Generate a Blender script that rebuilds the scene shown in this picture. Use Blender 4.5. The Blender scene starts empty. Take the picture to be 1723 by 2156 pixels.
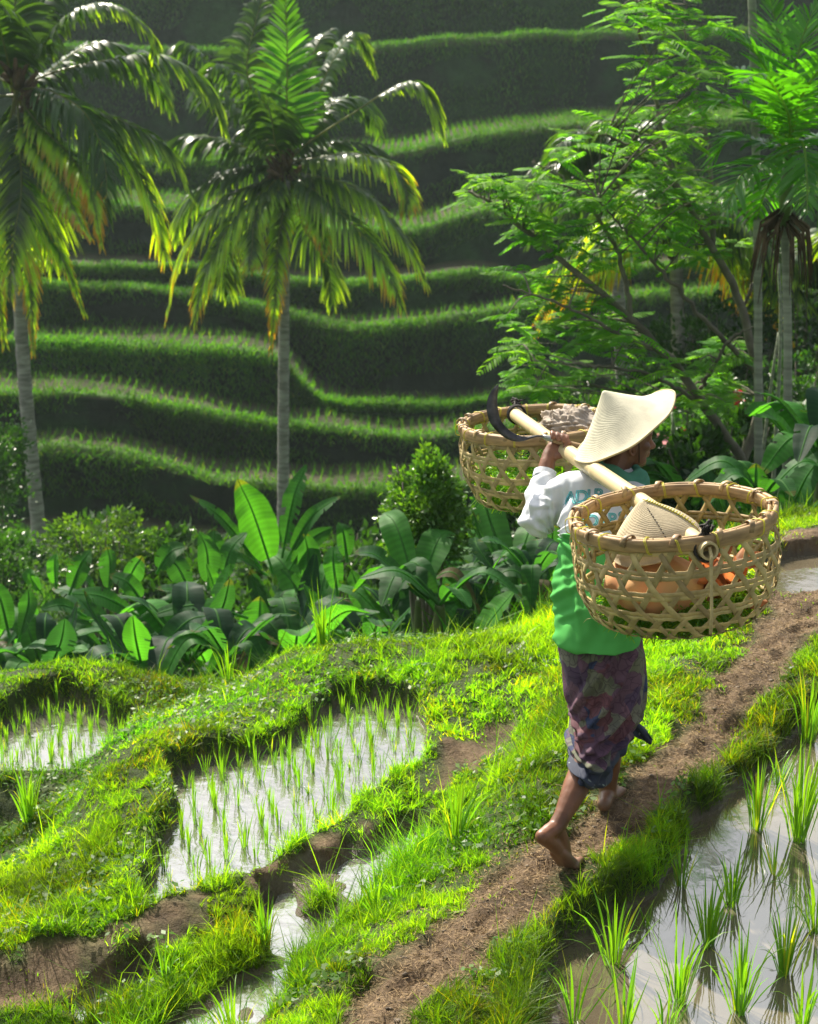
import bpy, bmesh, math, random
import numpy as np
from mathutils import Vector, Matrix, noise as mnoise
C = bpy.context
R = math.radians
# ------------------------------------------------------------------ camera
PITCH = 17.0
CAM_Z = 2.82
cam_data = bpy.data.cameras.new("camera")
cam = bpy.data.objects.new("camera", cam_data)
C.scene.collection.objects.link(cam)
cam.location = (0, 0, CAM_Z)
cam.rotation_euler = (R(90 - PITCH), 0, 0)
cam_data.sensor_fit = 'HORIZONTAL'
cam_data.sensor_width = 24.0
cam_data.lens = 50.0
cam_data.clip_start = 0.05
cam_data.clip_end = 2000
cam_data.dof.use_dof = True
cam_data.dof.focus_distance = 5.6
cam_data.dof.aperture_fstop = 5.6
C.scene.camera = cam
# ------------------------------------------------------------------ world, sun, exposure
SUN_EL, SUN_AZ = 43.0, -27.0        # azimuth from +Y, clockwise positive
w = bpy.data.worlds.new("World"); C.scene.world = w
w.use_nodes = True
nt = w.node_tree; nt.nodes.clear()
out = nt.nodes.new("ShaderNodeOutputWorld"); bg = nt.nodes.new("ShaderNodeBackground")
sky = nt.nodes.new("ShaderNodeTexSky"); sky.sky_type = 'NISHITA'; sky.sun_disc = False
sky.sun_elevation = R(SUN_EL); sky.sun_rotation = R(SUN_AZ)
sky.air_density = 1.2; sky.dust_density = 2.5
# broken white cloud over the blue
tc = nt.nodes.new("ShaderNodeTexCoord")
cn = nt.nodes.new("ShaderNodeTexNoise"); cn.inputs['Scale'].default_value = 2.6; cn.inputs['Detail'].default_value = 7
nt.links.new(tc.outputs['Generated'], cn.inputs['Vector'])
cr = nt.nodes.new("ShaderNodeValToRGB"); cr.color_ramp.elements[0].position = .40; cr.color_ramp.elements[1].position = .56
nt.links.new(cn.outputs['Fac'], cr.inputs['Fac'])
mx = nt.nodes.new("ShaderNodeMix"); mx.data_type = 'RGBA'
az, el = R(SUN_AZ), R(SUN_EL)
SUN_DIR = Vector((math.sin(az) * math.cos(el), math.cos(az) * math.cos(el), math.sin(el)))
dt = nt.nodes.new("ShaderNodeVectorMath"); dt.operation = 'DOT_PRODUCT'; dt.inputs[1].default_value = SUN_DIR     # clouds are brighter towards the sun
nt.links.new(tc.outputs['Generated'], dt.inputs[0])
dm = nt.nodes.new("ShaderNodeMapRange"); dm.interpolation_type = 'SMOOTHSTEP'; dm.inputs['From Min'].default_value = .45; dm.inputs['From Max'].default_value = .98; dm.inputs['To Min'].default_value = 4.5; dm.inputs['To Max'].default_value = 17.0
nt.links.new(dt.outputs['Value'], dm.inputs['Value'])
cs = nt.nodes.new("ShaderNodeVectorMath"); cs.operation = 'SCALE'; cs.inputs[0].default_value = (.97, .985, 1.0); nt.links.new(dm.outputs[0], cs.inputs['Scale'])
nt.links.new(cs.outputs[0], mx.inputs[7])
nt.links.new(cr.outputs['Color'], mx.inputs[0]); nt.links.new(sky.outputs['Color'], mx.inputs[6])
nt.links.new(mx.outputs[2], bg.inputs['Color'])
bg.inputs['Strength'].default_value = 0.07
nt.links.new(bg.outputs['Background'], out.inputs['Surface'])
sd = bpy.data.lights.new("sun", 'SUN'); sun = bpy.data.objects.new("sun", sd); C.scene.collection.objects.link(sun)
sd.energy = 5.0; sd.angle = R(0.5); sd.color = (1.0, 0.92, 0.77)
az, el = R(SUN_AZ), R(SUN_EL)
SUN_DIR = Vector((math.sin(az) * math.cos(el), math.cos(az) * math.cos(el), math.sin(el)))
sun.rotation_euler = SUN_DIR.to_track_quat('Z', 'Y').to_euler()
vs = C.scene.view_settings
vs.view_transform = 'Standard'; vs.look = 'None'; vs.exposure = 1.05; vs.gamma = 1
cy = C.scene.cycles
cy.max_bounces = 7; cy.diffuse_bounces = 3; cy.glossy_bounces = 3; cy.transmission_bounces = 4; cy.transparent_max_bounces = 8; cy.volume_bounces = 0
cy.use_adaptive_sampling = True; cy.use_denoising = True
cy.sample_clamp_indirect = 6

# ------------------------------------------------------------------ helpers
FP = 50 / 24 * 1723.0
cP, sP = math.cos(R(PITCH)), math.sin(R(PITCH))
FWD = Vector((0, cP, -sP)); UPV = Vector((0, sP, cP)); CAMP = Vector((0, 0, CAM_Z))
def P(dx, dy, d):
    "world point seen at (dx, dy) of the 1723 x 2156 photo, at depth d along the view axis"
    return CAMP + FWD * d + Vector((1, 0, 0)) * ((dx - 861.5) / FP * d) + UPV * ((1078 - dy) / FP * d)
def G(dx, dy, z):
    r = FWD + Vector((1, 0, 0)) * ((dx - 861.5) / FP) + UPV * ((1078 - dy) / FP)
    return CAMP + r * ((z - CAM_Z) / r.z)
def PY(dx, dy, Y):
    r = FWD + Vector((1, 0, 0)) * ((dx - 861.5) / FP) + UPV * ((1078 - dy) / FP)
    return CAMP + r * (Y / r.y)

def link(o, parent=None):
    C.scene.collection.objects.link(o)
    if parent is not None: o.parent = parent
    return o
def tag(o, label=None, cat=None, group=None, kind=None):
    if label: o['label'] = label
    if cat: o['category'] = cat
    if group: o['group'] = group
    if kind: o['kind'] = kind
    return o
def empty(name, loc=(0, 0, 0), label=None, cat=None, group=None):
    o = bpy.data.objects.new(name, None); C.scene.collection.objects.link(o)
    o.location = loc; o.empty_display_size = .1
    return tag(o, label, cat, group)
def mesh_np(name, V, F, mat, parent=None, col=None, smooth=False, off=None, mats=None, midx=None):
    "V (n,3); F (m,k) int array or list of arrays"
    V = np.asarray(V, dtype=np.float32).reshape(-1, 3)
    if off is not None: V = V - np.asarray(off, dtype=np.float32)
    me = bpy.data.meshes.new(name)
    Fs = F if isinstance(F, list) else [F]
    Fs = [np.asarray(f, dtype=np.int32) for f in Fs if len(f)]
    me.vertices.add(len(V)); me.vertices.foreach_set('co', V.ravel())
    nl = sum(f.size for f in Fs); npoly = sum(len(f) for f in Fs)
    me.loops.add(nl); me.loops.foreach_set('vertex_index', np.concatenate([f.ravel() for f in Fs]))
    tot = np.concatenate([np.full(len(f), f.shape[1], dtype=np.int32) for f in Fs])
    st = np.concatenate([[0], np.cumsum(tot)[:-1]]).astype(np.int32)
    me.polygons.add(npoly); me.polygons.foreach_set('loop_start', st); me.polygons.foreach_set('loop_total', tot)
    if smooth: me.polygons.foreach_set('use_smooth', np.ones(npoly, dtype=bool))
    for m in (mats or [mat]): me.materials.append(m)
    if midx is not None: me.polygons.foreach_set('material_index', np.asarray(midx, dtype=np.int32))
    if col is not None:
        a = me.color_attributes.new("Col", 'FLOAT_COLOR', 'POINT')
        c = np.ones((len(V), 4), dtype=np.float32); c[:, :3] = col
        a.data.foreach_set('color', c.ravel())
    me.update(calc_edges=True)
    o = bpy.data.objects.new(name, me)
    return link(o, parent)

class Acc:
    "collects vertices, faces and colours into one mesh"
    def __init__(s): s.V, s.F4, s.F3, s.Co, s.n = [], [], [], [], 0
    def add(s, V, F, col=None):
        V = np.asarray(V, float).reshape(-1, 3); F = np.asarray(F, int)
        s.V.append(V)
        if len(F):
            (s.F4 if F.shape[1] == 4 else s.F3).append(F + s.n)
        c = np.ones((len(V), 3)) if col is None else np.broadcast_to(np.asarray(col, float), (len(V), 3))
        s.Co.append(c); s.n += len(V)
    def build(s, name, mat, parent=None, smooth=False, off=None):
        Fs = []
        if s.F4: Fs.append(np.concatenate(s.F4))
        if s.F3: Fs.append(np.concatenate(s.F3))
        return mesh_np(name, np.concatenate(s.V), Fs, mat, parent, col=np.concatenate(s.Co), smooth=smooth, off=off)

def norm(v):
    return v / np.maximum(np.linalg.norm(v, axis=-1, keepdims=True), 1e-9)
def tube(pts, rad, n=10, cap=True, closed=False, ecc=1.0, up=None):
    "tube along pts (k,3) with radii; returns V, F(quads)"
    pts = np.asarray(pts, float); k = len(pts)
    rad = np.broadcast_to(np.asarray(rad, float), (k,)).copy()
    if closed: T = np.roll(pts, -1, 0) - np.roll(pts, 1, 0)
    else: T = np.gradient(pts, axis=0)
    T = norm(T)
    N = np.zeros_like(T)
    u = np.array(up if up is not None else ([0, 0, 1.0] if abs(T[0][2]) < .9 else [1.0, 0, 0]))
    prev = u - T[0] * (u @ T[0]); prev /= np.linalg.norm(prev)
    for i in range(k):
        if up is not None: q = u - T[i] * (u @ T[i])
        else: q = prev - T[i] * (prev @ T[i])
        q /= max(np.linalg.norm(q), 1e-9); N[i] = q; prev = q
    B = np.cross(T, N)
    a = np.arange(n) / n * 2 * math.pi
    V = pts[:, None] + rad[:, None, None] * (np.cos(a)[None, :, None] * N[:, None] * ecc + np.sin(a)[None, :, None] * B[:, None])
    i = np.arange(k if closed else k - 1)[:, None]; j = np.arange(n)[None]
    F = np.stack([(i % k) * n + j, (i % k) * n + (j + 1) % n, ((i + 1) % k) * n + (j + 1) % n, ((i + 1) % k) * n + j], -1).reshape(-1, 4)
    V = V.reshape(-1, 3)
    if cap and not closed:
        # close the ends with degenerate-free fans collapsed to quads
        V = np.concatenate([V, pts[:1], pts[-1:]])
        c0, c1 = k * n, k * n + 1
        jj = np.arange(0, n, 2)
        F0 = np.stack([np.full(len(jj), c0), (jj + 2) % n, (jj + 1) % n, jj], -1)
        F1 = np.stack([np.full(len(jj), c1), (k - 1) * n + jj, (k - 1) * n + (jj + 1) % n, (k - 1) * n + (jj + 2) % n], -1)
        F = np.concatenate([F, F0, F1])
    return V, F
def ribbons(Pc, Wd, side):
    "Pc (N,S,3) centre lines, Wd (N,S) half widths, side (N,S,3) or (N,1,3)"
    N, S = Pc.shape[:2]
    L = Pc - side * Wd[..., None]; Rr = Pc + side * Wd[..., None]
    V = np.stack([L, Rr], 2).reshape(-1, 3)
    base = (np.arange(N) * S * 2)[:, None]; s = (np.arange(S - 1) * 2)[None]
    b = base + s
    F = np.stack([b, b + 1, b + 3, b + 2], -1).reshape(-1, 4)
    return V, F
def smooth_path(pts, n):
    "Catmull-Rom through pts -> n points"
    p = np.asarray(pts, float); m = len(p)
    q = np.vstack([2 * p[0] - p[1], p, 2 * p[-1] - p[-2]])
    t = np.linspace(0, m - 1 - 1e-6, n); i = t.astype(int); f = (t - i)[:, None]
    a, b, c, d = q[i], q[i + 1], q[i + 2], q[i + 3]
    return .5 * ((2 * b) + (-a + c) * f + (2 * a - 5 * b + 4 * c - d) * f ** 2 + (-a + 3 * b - 3 * c + d) * f ** 3)
_rs = np.random.RandomState(5)
_tab = _rs.rand(256, 256)
def vnoise(x, y):
    xi = np.floor(x).astype(int); yi = np.floor(y).astype(int); fx = x - xi; fy = y - yi
    fx = fx * fx * (3 - 2 * fx); fy = fy * fy * (3 - 2 * fy)
    a = _tab[xi % 256, yi % 256]; b = _tab[(xi + 1) % 256, yi % 256]; c = _tab[xi % 256, (yi + 1) % 256]; d = _tab[(xi + 1) % 256, (yi + 1) % 256]
    return (a * (1 - fx) + b * fx) * (1 - fy) + (c * (1 - fx) + d * fx) * fy
def fbm(x, y, o=4):
    s = 0; a = .5
    for k in range(o):
        s = s + a * (vnoise(x * 2 ** k + 17 * k, y * 2 ** k + 31 * k) - .5); a *= .5
    return s
def sst(a, b, x):
    t = np.clip((x - a) / (b - a), 0, 1); return t * t * (3 - 2 * t)

# ------------------------------------------------------------------ materials
def new_mat(name):
    m = bpy.data.materials.new(name); m.use_nodes = True
    nt = m.node_tree; nt.nodes.clear()
    return m, nt, nt.nodes, nt.links
def leaf_mat(name, color=(.1, .2, .03), trans=.45, tcol=None, rough=.5, spec=.4, vary=.25, use_col=False, nscale=6, cam=None, gloss_bump=0):
    m, nt, N, L = new_mat(name)
    out = N.new('ShaderNodeOutputMaterial')
    tcn = N.new('ShaderNodeTexCoord'); no = N.new('ShaderNodeTexNoise'); no.inputs['Scale'].default_value = nscale; no.inputs['Detail'].default_value = 3
    L.new(tcn.outputs['Object'], no.inputs['Vector'])
    mr = N.new('ShaderNodeMapRange'); mr.inputs['From Min'].default_value = .3; mr.inputs['From Max'].default_value = .7
    mr.inputs['To Min'].default_value = 1 - vary; mr.inputs['To Max'].default_value = 1 + vary
    L.new(no.outputs['Fac'], mr.inputs['Value'])
    mul = N.new('ShaderNodeMix'); mul.data_type = 'RGBA'; mul.blend_type = 'MULTIPLY'; mul.inputs[0].default_value = 1
    mul.inputs[6].default_value = (*color, 1)
    cc = N.new('ShaderNodeCombineColor')
    for s in range(3): L.new(mr.outputs['Result'], cc.inputs[s])
    L.new(cc.outputs['Color'], mul.inputs[7])
    src = mul.outputs[2]
    if use_col:
        at = N.new('ShaderNodeAttribute'); at.attribute_name = 'Col'
        m2 = N.new('ShaderNodeMix'); m2.data_type = 'RGBA'; m2.blend_type = 'MULTIPLY'; m2.inputs[0].default_value = 1
        L.new(src, m2.inputs[6]); L.new(at.outputs['Color'], m2.inputs[7]); src = m2.outputs[2]
    pb = N.new('ShaderNodeBsdfPrincipled'); pb.inputs['Roughness'].default_value = rough
    pb.inputs['Specular IOR Level'].default_value = spec
    L.new(src, pb.inputs['Base Color'])
    tr = N.new('ShaderNodeBsdfTranslucent')
    t2 = N.new('ShaderNodeMix'); t2.data_type = 'RGBA'; t2.blend_type = 'MULTIPLY'; t2.inputs[0].default_value = 1
    L.new(src, t2.inputs[6]); t2.inputs[7].default_value = (*(tcol or (2.2, 2.0, .8)), 1)
    L.new(t2.outputs[2], tr.inputs['Color'])
    ms = N.new('ShaderNodeMixShader'); ms.inputs[0].default_value = trans
    L.new(pb.outputs[0], ms.inputs[1]); L.new(tr.outputs[0], ms.inputs[2]); L.new(ms.outputs[0], out.inputs[0])
    return m
def plain_mat(name, color, rough=.7, spec=.3, vary=.2, scale=8, bump=.3, color2=None, stretch=(1, 1, 1), detail=5, metallic=0, use_col=False, bdist=.01):
    m, nt, N, L = new_mat(name)
    out = N.new('ShaderNodeOutputMaterial'); pb = N.new('ShaderNodeBsdfPrincipled')
    tcn = N.new('ShaderNodeTexCoord'); mp = N.new('ShaderNodeMapping'); mp.inputs['Scale'].default_value = stretch
    L.new(tcn.outputs['Object'], mp.inputs['Vector'])
    no = N.new('ShaderNodeTexNoise'); no.inputs['Scale'].default_value = scale; no.inputs['Detail'].default_value = detail
    L.new(mp.outputs['Vector'], no.inputs['Vector'])
    rp = N.new('ShaderNodeValToRGB')
    c2 = color2 or tuple(c * (1 + vary) for c in color); c1 = color if color2 else tuple(c * (1 - vary) for c in color)
    rp.color_ramp.elements[0].position = .35; rp.color_ramp.elements[1].position = .65
    rp.color_ramp.elements[0].color = (*c1, 1); rp.color_ramp.elements[1].color = (*c2, 1)
    L.new(no.outputs['Fac'], rp.inputs['Fac'])
    src = rp.outputs['Color']
    if use_col:
        at = N.new('ShaderNodeAttribute'); at.attribute_name = 'Col'
        m2 = N.new('ShaderNodeMix'); m2.data_type = 'RGBA'; m2.blend_type = 'MULTIPLY'; m2.inputs[0].default_value = 1
        L.new(src, m2.inputs[6]); L.new(at.outputs['Color'], m2.inputs[7]); src = m2.outputs[2]
    L.new(src, pb.inputs['Base Color'])
    pb.inputs['Roughness'].default_value = rough; pb.inputs['Specular IOR Level'].default_value = spec; pb.inputs['Metallic'].default_value = metallic
    if bump:
        b = N.new('ShaderNodeBump'); b.inputs['Strength'].default_value = bump; b.inputs['Distance'].default_value = bdist
        L.new(no.outputs['Fac'], b.inputs['Height']); L.new(b.outputs['Normal'], pb.inputs['Normal'])
    L.new(pb.outputs[0], out.inputs[0])
    return m
# ================================================================== THE NEAR GROUND
def poly_w(pts, z): return np.array([G(x, y, z)[:2] for x, y in pts])
Z_RIGHT, Z_MID, Z_LEFT, Z_CH, Z_FAR = -.10, -.42, -1.0, -.46, -.03
PONDS = [
 ('right', Z_RIGHT, poly_w([(1130, 2156), (1150, 2060), (1215, 1990), (1300, 1935), (1390, 1880), (1440, 1800), (1480, 1735), (1560, 1660), (1610, 1625), (1690, 1545), (1790, 1470), (1950, 1400), (2600, 1400), (2700, 2700), (1100, 2700)], Z_RIGHT), .05),
 ('middle', Z_MID, poly_w([(372, 1640), (420, 1605), (520, 1592), (620, 1560), (690, 1500), (760, 1468), (870, 1495), (895, 1590), (820, 1650), (710, 1735), (610, 1790), (545, 1838), (450, 1880), (385, 1905), (310, 1945), (318, 1880), (358, 1800), (385, 1720)], Z_MID), .05),
 ('left', Z_LEFT, poly_w([(-400, 1640), (-200, 1570), (0, 1530), (60, 1498), (140, 1480), (210, 1505), (285, 1540), (255, 1585), (205, 1625), (100, 1632), (0, 1630), (-200, 1665), (-400, 1700)], Z_LEFT), .05),
 ('channel', Z_CH, poly_w([(1000, 1735), (980, 1805), (850, 1905), (750, 2000), (610, 2110), (530, 2300), (250, 2300), (420, 2125), (540, 2030), (605, 1950), (615, 1885), (680, 1838), (800, 1795), (870, 1755)], Z_CH), .06),
 ('rill', -.46, poly_w([(130, 2135), (230, 2085), (300, 2050), (330, 2070), (250, 2110), (180, 2156)], -.46), .05),
 ('far', Z_FAR, poly_w([(1500, 1200), (1640, 1180), (1800, 1160), (2100, 1190), (2100, 1265), (1800, 1255), (1640, 1262), (1560, 1235)], Z_FAR), .04),
]
CTRL = []
def cp(z, *pts):
    for x, y in pts:
        g = G(x, y, z); CTRL.append((g.x, g.y, z))
cp(.03, (700, 2156), (850, 2020), (1000, 1920), (1110, 1840), (1250, 1790), (1330, 1700), (1450, 1600), (1540, 1480), (1620, 1370), (1690, 1280))
cp(.0, (560, 2400), (300, 2800))
cp(.0, (1080, 2080), (1180, 1960), (1290, 1890), (1380, 1830), (1440, 1730), (1540, 1640), (1600, 1590), (1680, 1480), (1720, 1400))
cp(.02, (1050, 1750), (1150, 1640), (900, 1900), (760, 2010), (640, 2150), (1300, 1520), (1420, 1400), (1540, 1320), (1600, 1280))
cp(-.06, (980, 1790), (1100, 1600), (1180, 1520), (1260, 1440))
cp(-.1, (870, 1880), (720, 2000), (560, 2156))
cp(.06, (1660, 1130), (1723, 1110), (1560, 1160), (1900, 1120), (1450, 1200))
cp(.03, (1660, 1255), (1800, 1275))
# bank between the channel and the middle pond: grassy crest, bare face towards us
cp(-.34, (640, 1775), (740, 1705), (840, 1640), (940, 1560), (1040, 1490), (560, 1850), (480, 1895), (390, 1925), (300, 1965), (150, 2010), (0, 2040), (-150, 2070))
cp(-.45, (900, 1725), (960, 1660), (1040, 1590), (740, 1775), (640, 1835))
cp(-.40, (520, 1955), (420, 2000), (300, 2035), (150, 2070), (0, 2100), (-150, 2140))
cp(-.43, (0, 2156), (0, 2200), (200, 2200), (-200, 2250))
# crest round the pond
cp(-.33, (930, 1480), (880, 1440), (760, 1425), (660, 1440), (600, 1500), (500, 1530), (400, 1540), (320, 1560), (340, 1620), (330, 1700), (320, 1760), (270, 1850), (200, 1920), (100, 1970), (0, 2010))
cp(-.30, (940, 1400), (880, 1360), (800, 1345), (730, 1345), (660, 1380), (1040, 1400), (1120, 1380), (1000, 1440), (1180, 1390))
cp(-.40, (250, 1590), (210, 1650), (190, 1720), (190, 1790), (150, 1860), (80, 1920), (0, 1960))
cp(-.94, (140, 1655), (60, 1660))
cp(-.86, (120, 1700), (110, 1760), (60, 1880), (0, 1910))
cp(-.62, (60, 1800), (130, 1790), (0, 1830), (-80, 1850))
cp(-1.0, (0, 1640), (60, 1650), (60, 1720), (-100, 1660))
cp(-1.15, (40, 1750), (-50, 1690), (-300, 1700))
cp(-.86, (0, 1435), (80, 1410), (160, 1395), (260, 1410), (340, 1450), (400, 1490), (-150, 1470), (-400, 1520))
cp(-.90, (300, 1500), (200, 1470), (140, 1455), (60, 1475), (0, 1505))
cp(-1.3, (450, 1470), (540, 1440), (620, 1370))
# drop behind the mounds
for a in [(-12, 12, -2.6), (-6, 11, -2.3), (-3, 10.6, -1.9), (-1.5, 9.8, -1.7), (-.3, 9.6, -1.2), (.6, 9.4, -1.0), (1.4, 9.6, -.5), (2.3, 10, -.25), (3.5, 10.5, -.3), (5, 11, -.3), (8, 11, -.2),
          (-12, 15, -4.4), (-5, 14, -3.6), (-2, 14, -3.6), (0, 13, -3.0), (1.5, 13, -2.2), (3, 13, -1.4), (5, 13, -1.1), (9, 14, -1),
          (-12, 20, -5.2), (-5, 19, -5.0), (-1, 19, -5.0), (2, 19, -4.2), (4, 18, -2.9), (6, 19, -2.7), (10, 20, -2.4),
          (-15, 30, -7.2), (-6, 30, -7.6), (0, 30, -7.9), (5, 27, -5.4), (8, 27, -4.6), (14, 30, -4.5),
          (-20, 38, -10.6), (0, 38, -10.8), (8, 38, -10.0), (20, 38, -9.5), (-20, 60, -11), (20, 60, -11), (-60, 40, -9), (60, 40, -8), (-60, 100, -11), (60, 100, -11), (0, 110, -11),
          (0, 2.6, .55), (-1.5, 2.8, .2), (1.6, 2.4, .5), (0, 0, 1.3), (-4, 0, 1), (4, 0, 1.3), (0, -6, 2.2), (-10, -5, 1.5), (10, -5, 2), (-60, -40, 3), (60, -40, 4), (0, -60, 4),
          (-3.5, 3.5, -.5), (-5, 6, -.9), (-5, 8.5, -1.2), (-9, 8, -1.5), (-9, 4, -1.0), (4.5, 4.5, 0), (5, 6.5, .02), (5, 9, .05), (9, 6, .1), (9, 9, .1), (-30, 10, -2), (30, 10, .5), (-30, 20, -5), (30, 20, -2)]:
    CTRL.append(a)
CT = np.array(CTRL)
_d = np.hypot(CT[:, None, 0] - CT[None, :, 0], CT[:, None, 1] - CT[None, :, 1])
_A = np.sqrt(_d ** 2 + .03 ** 2); _mu = CT[:, 2].mean()
_A = _A + np.eye(len(CT)) * (-.02)
_wt = np.linalg.lstsq(_A, CT[:, 2] - _mu, rcond=None)[0]
def poly_sd(x, y, poly):
    "signed distance, negative inside"
    x = np.asarray(x, float); y = np.asarray(y, float)
    d = np.full(x.shape, 1e9); ins = np.zeros(x.shape, bool)
    n = len(poly)
    for i in range(n):
        ax, ay = poly[i]; bx, by = poly[(i + 1) % n]
        ex, ey = bx - ax, by - ay
        t = np.clip(((x - ax) * ex + (y - ay) * ey) / (ex * ex + ey * ey + 1e-12), 0, 1)
        d = np.minimum(d, np.hypot(x - ax - t * ex, y - ay - t * ey))
        c = ((ay > y) != (by > y)) & (x < (bx - ax) * (y - ay) / (by - ay + 1e-15) + ax)
        ins ^= c
    return np.where(ins, -d, d)
PATH = np.array([G(x, y, .02)[:2] for x, y in [(300, 2800), (690, 2280), (850, 2080), (1000, 1930), (1120, 1830), (1270, 1745), (1380, 1660), (1470, 1560), (1550, 1460), (1630, 1360), (1690, 1285), (1705, 1200)]])
def line_d(x, y, pl):
    d = np.full(np.shape(x), 1e9)
    for i in range(len(pl) - 1):
        ax, ay = pl[i]; ex, ey = pl[i + 1] - pl[i]
        t = np.clip(((x - ax) * ex + (y - ay) * ey) / (ex * ex + ey * ey), 0, 1)
        d = np.minimum(d, np.hypot(x - ax - t * ex, y - ay - t * ey))
    return d
PRINTS = []
_pr = np.random.RandomState(9); _sg = 1
for _i in range(len(PATH) - 1):
    _e = PATH[_i + 1] - PATH[_i]; _l = np.hypot(*_e); _a = math.atan2(_e[1], _e[0])
    for _t in np.arange(.05, _l, .21):
        _sg = -_sg; _p = PATH[_i] + _e * (_t / _l) + np.array([-_e[1], _e[0]]) / _l * (_sg * .05 + _pr.normal(0, .03)); PRINTS.append((_p[0], _p[1], _a + _pr.normal(0, .25)))
def H(x, y, fine=True):
    x = np.asarray(x, float); y = np.asarray(y, float); sh = x.shape
    xf, yf = x.ravel(), y.ravel(); z = np.empty(len(xf))
    for s in range(0, len(xf), 40000):
        a = np.sqrt((xf[s:s + 40000, None] - CT[:, 0]) ** 2 + (yf[s:s + 40000, None] - CT[:, 1]) ** 2 + .03 ** 2)
        z[s:s + 40000] = a @ _wt + _mu
    if fine:
        near = np.exp(-((yf - 7) / 8) ** 2)
        z += near * (fbm(xf * 1.6, yf * 1.6, 3) * .10 + fbm(xf * 7, yf * 7, 4) * .045) + (1 - near) * fbm(xf * .35, yf * .35, 4) * .7
        pd = line_d(xf, yf, PATH)
        z += near * sst(11.5, 10, yf) * (fbm(xf * 22, yf * 22, 3) * .028) * (.45 + .55 * sst(.1, .2, pd)) + near * (1 - sst(.1, .3, pd)) * (fbm(xf * 9 + 3, yf * 9, 3) * .035)
        for fx, fy, fa in PRINTS:
            kk = (np.abs(xf - fx) < .2) & (np.abs(yf - fy) < .2)
            if kk.any():
                ux_, uy_ = xf[kk] - fx, yf[kk] - fy; a_ = ux_ * math.cos(fa) + uy_ * math.sin(fa); b_ = -ux_ * math.sin(fa) + uy_ * math.cos(fa)
                q_ = np.sqrt((a_ / .105) ** 2 + (b_ / .045) ** 2); z[kk] += -.016 * (1 - sst(.6, 1.05, q_)) + .006 * np.exp(-((q_ - 1.25) / .2) ** 2)
        z -= .025 * (1 - sst(.10, .26, pd)) * np.exp(-((yf - 7) / 6) ** 2)
    for nme, lvl, pl, bw in PONDS:
        lo = pl.min(0) - 1; hi = pl.max(0) + 1
        k = (xf > lo[0]) & (xf < hi[0]) & (yf > lo[1]) & (yf < hi[1])
        if not k.any(): continue
        wob = fbm(xf[k] * 5, yf[k] * 5, 3) * .10 + (fbm(xf[k] * 6 + 4, yf[k] * 6, 2) * .22 - .04 if nme == 'channel' else 0)
        sd_ = poly_sd(xf[k], yf[k], pl) + wob
        if nme in ('channel', 'rill'): sd_ = np.maximum(sd_, .13 - poly_sd(xf[k], yf[k], PONDS[1][2]))
        zz = z[k]
        inside = lvl - .05 + fbm(xf[k] * 9, yf[k] * 9, 2) * .02
        if nme == 'channel': inside = lvl - .022 + fbm(xf[k] * 5.5 + 8, yf[k] * 5.5, 3) * .16
        tgt = np.maximum(zz, lvl + .05)
        t = sst(-.02, bw, sd_)
        keep = sst(0, .5, sd_)                # fade the raised lip into the ground further off
        lip = np.where(sd_ > 0, tgt * (1 - keep) + zz * keep, tgt)
        z[k] = inside * (1 - t) + lip * t
    return z.reshape(sh)
def axis(segs):
    out = []
    for a, b, n in segs: out += list(np.linspace(a, b, n, endpoint=False))
    return np.array(out + [segs[-1][1]])
gx = axis([(-120, -20, 12), (-20, -6, 14), (-6, -3.2, 24), (-3.2, 3.2, 330), (3.2, 6, 24), (6, 20, 22), (20, 120, 12)])
gy = axis([(-90, -5, 10), (-5, 2.5, 16), (2.5, 4.2, 24), (4.2, 10.6, 330), (10.6, 16, 50), (16, 42, 60), (42, 130, 10)])
GX, GY = np.meshgrid(gx, gy); GZ = H(GX, GY)
GZ = np.where(GY > 39, np.minimum(GZ, -11.2), GZ)
nx, ny = len(gx), len(gy)
V = np.stack([GX, GY, GZ], -1).reshape(-1, 3)
i = np.arange(ny - 1)[:, None] * nx; j = np.arange(nx - 1)[None]
F = np.stack([i + j, i + j + 1, i + j + nx + 1, i + j + nx], -1).reshape(-1, 4)
BARE = [  # bare earth patches: (points, radius) in the photo, level
 ([(640, 1858), (720, 1818), (820, 1762), (920, 1700), (970, 1640), (1030, 1570)], -.46, .08),
 ([(0, 2100), (150, 2070), (300, 2030), (420, 1985), (520, 1935), (590, 1890)], -.47, .09),
 ([(-100, 2150), (60, 2160), (200, 2120)], -.53, .10),
 ([(1040, 1440), (980, 1480)], -.15, .08), ([(1700, 1150), (1760, 1160), (1660, 1165)], .03, .25),
 ([(1040, 1520), (1090, 1490)], -.1, .07), ([(1680, 1265), (1720, 1275)], .0, .2)]
BARE_W = [(np.array([G(x, y, z)[:2] for x, y in p]), r) for p, z, r in BARE]
def bare(x, y):
    pd = line_d(x, y, PATH)
    wid = .118 + .08 * (vnoise(x * 3.1, y * 3.1) - .5) + fbm(x * 8, y * 8, 3) * .16
    b = 1 - sst(wid - .07, wid + .07, pd)
    pb_ = b; b = np.zeros_like(b)
    for pl, r in BARE_W:
        d = line_d(x, y, pl) if len(pl) > 1 else np.hypot(x - pl[0][0], y - pl[0][1])
        rr = r * .75 + fbm(x * 6 + 9, y * 6, 3) * .25
        b = np.maximum(b, 1 - sst(rr - .05, rr + .05, d))
    mossy = sst(.48, .64, vnoise(x * 2.7 + 11, y * 2.7) * .5 + vnoise(x * 9 + 3, y * 9) * .5)
    pb_ = pb_ * sst(.05, .15, poly_sd(x, y, PONDS[0][2]) + fbm(x * 7, y * 7, 2) * .08)
    return np.maximum(b * (1 - .85 * mossy), pb_ * (1 - .55 * mossy * sst(.05, .12, pd)))
BA = bare(GX, GY) * (GY < 14)
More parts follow.
